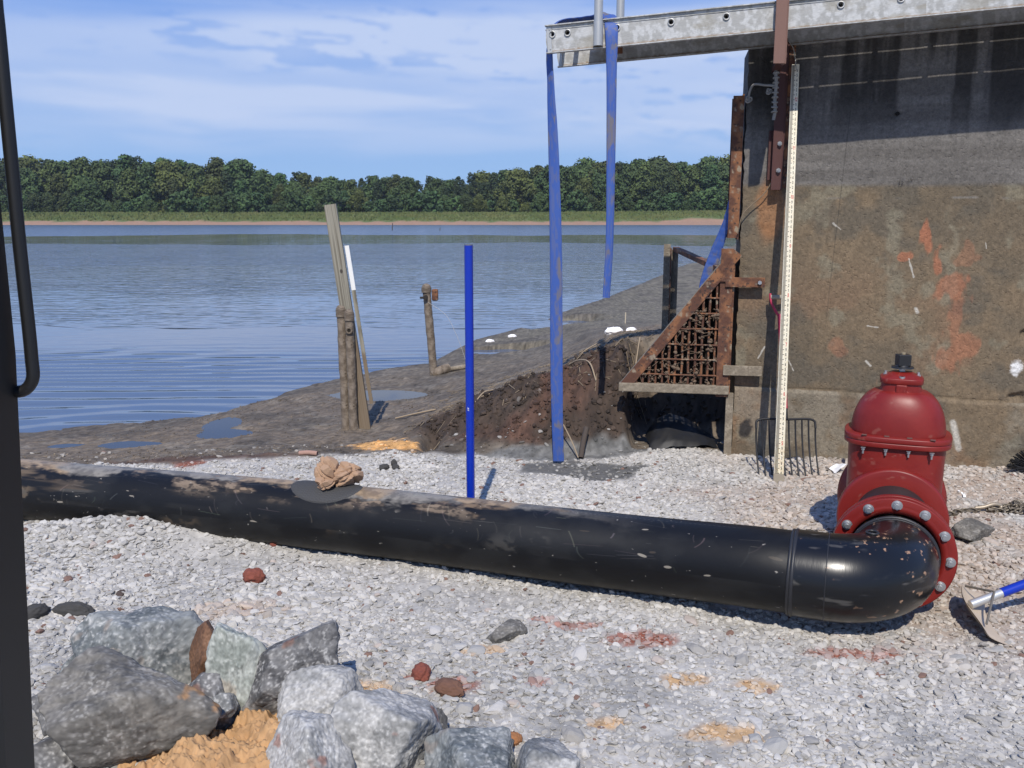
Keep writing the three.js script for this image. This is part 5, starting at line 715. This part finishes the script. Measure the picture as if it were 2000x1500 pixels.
// clods and odd pieces on the gravel
{
  const lump = (sx, sy, sz, c, sd) => { const q = mergeVertices((() => { const i = new THREE.IcosahedronGeometry(1, 10); i.deleteAttribute('uv'); i.deleteAttribute('normal'); return i; })()), p = q.attributes.position, col = []; for (let i = 0; i < p.count; i++) { const v = V(p.getX(i), p.getY(i), p.getZ(i)), r = 0.75 + 0.55 * f3(v.x * 2 + sd, v.y * 2, v.z * 2, 4) + 0.2 * (f3(v.x * 7 + sd, v.y * 7, v.z * 7, 2) - 0.5); p.setXYZ(i, v.x * r * sx, v.y * r * sy, v.z * r * sz); const k = 0.75 + 0.6 * f3(v.x * 5, v.y * 5 + sd, v.z * 5, 3); col.push(c[0] * k, c[1] * k, c[2] * k); } q.setAttribute('color', new THREE.Float32BufferAttribute(col, 3)); q.computeVertexNormals(); return q; };
  const R1 = [0.19, 0.055, 0.035], B = [0.075, 0.052, 0.04], K = [0.05, 0.048, 0.045];
  const list = [[-1.2, -3.93, 0.05, 0.036, 0.04, R1, 'largest red clay clod on the gravel in front of the pipe'], [-1.37, -4.36, 0.035, 0.025, 0.03, B, 'brown clod against the underside of the pipe'], [-1.2, -4.29, 0.02, 0.018, 0.018, R1, 'small red clod against the underside of the pipe'], [-1.86, -3.56, 0.09, 0.04, 0.035, K, 'long dark mud clod on the gravel near the black post'], [-2.0, -3.52, 0.06, 0.038, 0.03, K, 'short dark mud clod beside the long one near the black post'], [-1.75, -3.77, 0.04, 0.012, 0.02, B, 'flat brown clod on the gravel left of the red clod'], [-0.98, -3.93, 0.026, 0.01, 0.014, B, 'flat dark clod right of the largest red clod'], [-0.86, -5.82, 0.035, 0.025, 0.03, K, 'black lump on the pale gravel behind the paper bag, left one'], [-0.78, -5.8, 0.03, 0.02, 0.025, K, 'black lump on the pale gravel behind the paper bag, right one'], [-0.8, -5.88, 0.022, 0.03, 0.02, K, 'black lump on the pale gravel behind the paper bag, rear one'], [-0.0, -2.62, 0.035, 0.022, 0.025, [0.3, 0.13, 0.05], 'orange brown clod among the stones in front of the pipe'], [-0.33, -3.02, 0.045, 0.03, 0.035, R1, 'red brown clod behind the large whitish boulder'], [-0.22, -2.9, 0.06, 0.03, 0.04, [0.14, 0.07, 0.045], 'dark brown clod right of the large whitish boulder']];
  list.forEach(([x, z, sx, sy, sz, c, lab], i) => solo('clod', lab, 'clod', lump(sx, sy, sz, c, i * 5.3), std(1, 1, 1, 0.95, 0, { vertexColors: true }), [x, height(x, z) + sy * 0.55, z], i));
  // foam scum on the mud
  [[1.1, -9.6, 0.1, 'white lump of foam on the mud left of the trash rack'], [1.28, -9.55, 0.06, 'smaller white lump of foam next to the larger lump'], [0.0, -14.6, 0.07, 'white scrap at the water edge, right one'], [-0.35, -14.0, 0.07, 'white scrap at the water edge, left one']].forEach(([x, z, s, lab], i) => solo('foam_lump', lab, 'foam', lump(s, s * 0.5, s * 0.5, [0.85, 0.83, 0.82], 40 + i * 3), std(1, 1, 1, 0.9, 0, { vertexColors: true }), [x, height(x, z) + s * 0.15, z], 0.3));
  solo('wood_piece', 'short round pale stick lying at the edge of the gravel behind the pipe', 'stick', tube([V(-0.065, 0, 0), V(0, 0.004, 0), V(0.065, 0, 0.01)], 0.017, 12, 9), std(0.36, 0.22, 0.17, 0.9), [-1.43, height(-1.43, -6.1) + 0.015, -6.1]);
  // twigs on the bank
  const tw = (pts, r, lab) => solo('twig', lab, 'twig', tube(pts.map(([x, z, up]) => V(x, height(x, z) + (up ?? 0.012), z)), r, 30, 6), r > 0.015 ? std(0.07, 0.055, 0.045, 0.95) : std(0.32, 0.25, 0.17, 0.9));
  tw([[-0.24, -6.75], [-0.12, -6.95, 0.02], [0.02, -7.2, 0.03]], 0.006, 'pale straight twig on the bank crest right of the blue pole'); tw([[-0.3, -6.7], [-0.22, -6.8], [-0.15, -6.88]], 0.006, 'short pale twig on the bank beside the blue pole'); tw([[0.42, -6.95], [0.5, -6.8, 0.04], [0.58, -6.6, 0.05], [0.62, -6.5]], 0.006, 'bent pale twig on the bank right of the blue hose'); tw([[0.45, -7.2], [0.58, -7.0, 0.03], [0.72, -7.15, 0.06]], 0.005, 'forked pale twig on top of the bank'); tw([[0.36, -6.12, 0.2], [0.42, -6.08, 0.1], [0.46, -6.03, 0.02]], 0.005, 'slender twig beside the foot of the blue hose'); tw([[0.7, -7.7], [0.9, -7.6, 0.02], [1.05, -7.8]], 0.008, 'long twig lying on the bank top by the trash rack'); tw([[-1.0, -7.5], [-0.85, -7.48], [-0.65, -7.46]], 0.007, 'pale stick lying on the mud left of the bank'); tw([[0.82, -6.5, 0.05], [0.92, -6.8, 0.05], [1.05, -7.3, 0.08]], 0.006, 'twig lying along the sloping edge of the trash rack'); tw([[0.48, -6.05, 0.01], [0.5, -6.12, 0.08], [0.53, -6.2, 0.12]], 0.02, 'short dark stick upright at the foot of the bank');
  solo('stake', 'small pale stake standing in the mud flat', 'stake', rodGeo(V(0, -0.05, 0), V(0.005, 0.17, 0), 0.009, 7), std(0.55, 0.47, 0.34, 0.8), [1.75, height(1.75, -13.8), -13.8]);
}
// stubs standing in the lake
for (const [x, z, h, lab] of [[-20.5, -155, 1.2, 'leftmost thin dark stub standing far out in the lake'], [-12, -150, 0.5, 'short dark stub of a close group far out in the lake'], [34.5, -140, 1.3, 'thin dark stub far out in the lake right of the blue hoses']]) solo('lake_stub', lab, 'stub', rodGeo(V(0, -1, 0), V(0.15, h, 0), 0.1, 7, 0.06), std(0.06, 0.05, 0.045, 0.9), [x, WATER, z]);
// wrench, chain, tag, plastic
{
  const m = std(0.1, 0.095, 0.09, 0.5, 0.6), g = thing('wrench', 'steel spanner lying on the gravel behind the pipe elbow', 'wrench', [1.52, height(1.52, -4.5) + 0.022, -4.5], 0.75);
  part(g, 'shank', box(0.2, 0.01, 0.024, 0, 0, 0, 0.004), m); const s = new THREE.Shape(); s.absarc(0, 0, 0.03, 0.5, Math.PI * 2 - 0.5, false); s.lineTo(0.004, -0.012); s.lineTo(0.004, 0.012); s.closePath(); part(g, 'jaw', new THREE.ExtrudeGeometry(s, { depth: 0.012, bevelEnabled: true, bevelSize: 0.001, bevelThickness: 0.001 }).rotateX(-Math.PI / 2).translate(0.12, -0.006, 0), m); part(g, 'ring', new THREE.TorusGeometry(0.02, 0.008, 8, 20).rotateX(Math.PI / 2).translate(-0.115, 0, 0), m);
  const c = thing('chain', 'rusty steel chain with a grab hook lying on the dirt at the right edge', 'chain'), cm = std(0.2, 0.17, 0.13, 0.5, 0.6);
  const lk = (() => { const q = new THREE.TorusGeometry(0.014, 0.0048, 7, 16); q.scale(1.5, 1, 1); return q; })();
  const link = (x, z, up, ry, rx) => { const l = part(c, 'link', lk, cm); l.position.set(x, height(x, z) + up, z); l.rotation.set(rx, ry, 0, 'YXZ'); };
  for (let k = 0; k < 12; k++) { const t = k / 11; link(lerp(2.38, 2.66, t), lerp(-4.82, -4.92, t), 0.014, -0.3 + rr(-0.2, 0.2), k % 2 ? Math.PI / 2 : 0.1); }
  for (let k = 0; k < 70; k++) { const r = 0.16 * Math.sqrt(rnd()), a = rr(0, 6.3); link(2.93 + r * 1.3 * Math.cos(a), -4.93 + r * 0.5 * Math.sin(a), 0.012 + 0.045 * rnd() * (1 - r / 0.17), rr(0, 6.3), rr(0, 1.6)); }
  part(c, 'grab_hook', tube([V(2.66, 0.02, -4.93), V(2.7, 0.028, -4.92), V(2.76, 0.045, -4.92), V(2.8, 0.035, -4.92), V(2.79, 0.015, -4.91), V(2.75, 0.012, -4.91), V(2.72, 0.018, -4.91)].map((v) => v.setY(v.y + height(2.73, -4.92))), 0.011, 40, 9), std(0.38, 0.32, 0.24, 0.5, 0.5), 'pale brass coloured grab hook');
  solo('plastic_scrap', 'folded white scrap lying left of the valve at the wall foot', 'scrap', (() => { const pos = [], idx = [], n = 8; for (let j = 0; j <= n; j++) for (let i = 0; i <= n; i++) { const u = i / n, v = j / n; pos.push((u - 0.5) * 0.1, 0.01 + 0.05 * Math.abs(u - 0.4 + 0.3 * v) + 0.02 * n2(u * 4, v * 4), (v - 0.5) * 0.09); if (i && j) { const b = j * (n + 1) + i, q = n + 1; idx.push(b, b - q, b - q - 1, b, b - q - 1, b - 1); } } return geoFrom(pos, idx); })(), std(0.8, 0.8, 0.8, 0.6), [2.13, height(2.13, -5.7), -5.7], 0.4);
  solo('paper_strip', 'thin curled white paper strip on the dirt right of the valve', 'paper strip', ribbon([V(-0.01, 0.006, 0.03), V(0.0, 0.012, 0.0), V(0.012, 0.008, -0.04), V(0.005, 0.016, -0.08)], [0.016, 0.014, 0.016, 0.012], [V(1, 0, 0), V(1, 0.2, 0), V(1, 0, 0.2), V(1, 0, 0)], 0.003), std(0.8, 0.8, 0.78, 0.7), [2.73, height(2.73, -5.2), -5.2]);
  solo('black_brush', 'black bristle tuft poking in at the wall foot on the right', 'brush', (() => { const l = []; for (let k = 0; k < 90; k++) { const a = rr(-0.6, 0.6), b = rr(0.1, 1.1); l.push(rodGeo(V(0.1, 0.02, 0), V(0.1 - Math.cos(a) * Math.cos(b) * 0.2, 0.02 + Math.sin(b) * 0.14, Math.sin(a) * 0.1), 0.003, 4)); } return merge(l); })(), std(0.012, 0.012, 0.013, 0.7), [3.36, height(3.36, -5.7), -5.7]);
}
// ---------------------------------------------------------------- post and grab handle of the machine that the view is taken beside
{
  const m = std(0.006, 0.006, 0.006, 0.5), m2 = std(0.009, 0.009, 0.009, 0.55);
  const g = thing('machine_post', 'black machine door post with thin grab handle at the left edge', 'machine post', [-0.42, 0, -0.75]);
  const lean = (y) => -0.055 * clamp(1.54 - y, 0, 1.6), _ = 0; { const n = new THREE.BoxGeometry(0.06, 1.82, 0.045, 2, 40, 2).translate(-0.03, 0.9, 0.022), p = n.attributes.position; for (let i = 0; i < p.count; i++) p.setX(i, p.getX(i) + lean(p.getY(i))); n.computeVertexNormals(); part(g, 'post', n, m); }
  part(g, 'trim_rib', bar(V(-0.022 + lean(0.7), 0.7, 0.047), V(-0.02 + lean(1.36), 1.36, 0.047), 0.006, 0.006), m2);
  part(g, 'grab_handle', tube([V(-0.02, 1.86, 0), V(0.0, 1.86, 0), V(0.011, 1.848, 0), V(0.0125, 1.81, 0), V(0.0125, 1.74, 0), V(0.0125, 1.63, 0), V(0.0132, 1.535, 0), V(0.012, 1.515, 0), V(0.004, 1.506, 0), V(-0.014, 1.505, 0)], 0.0053, 120, 12), m);
  part(g, 'latch', box(0.012, 0.02, 0.012, -0.03 + lean(1.34), 1.34, 0.047, 0.003), std(0.06, 0.06, 0.06, 0.5));
  part(g, 'foot_plate', box(0.16, 0.02, 0.12, -0.11, 0.0, 0, 0.004), m2);
}
renderer.render(scene, camera);
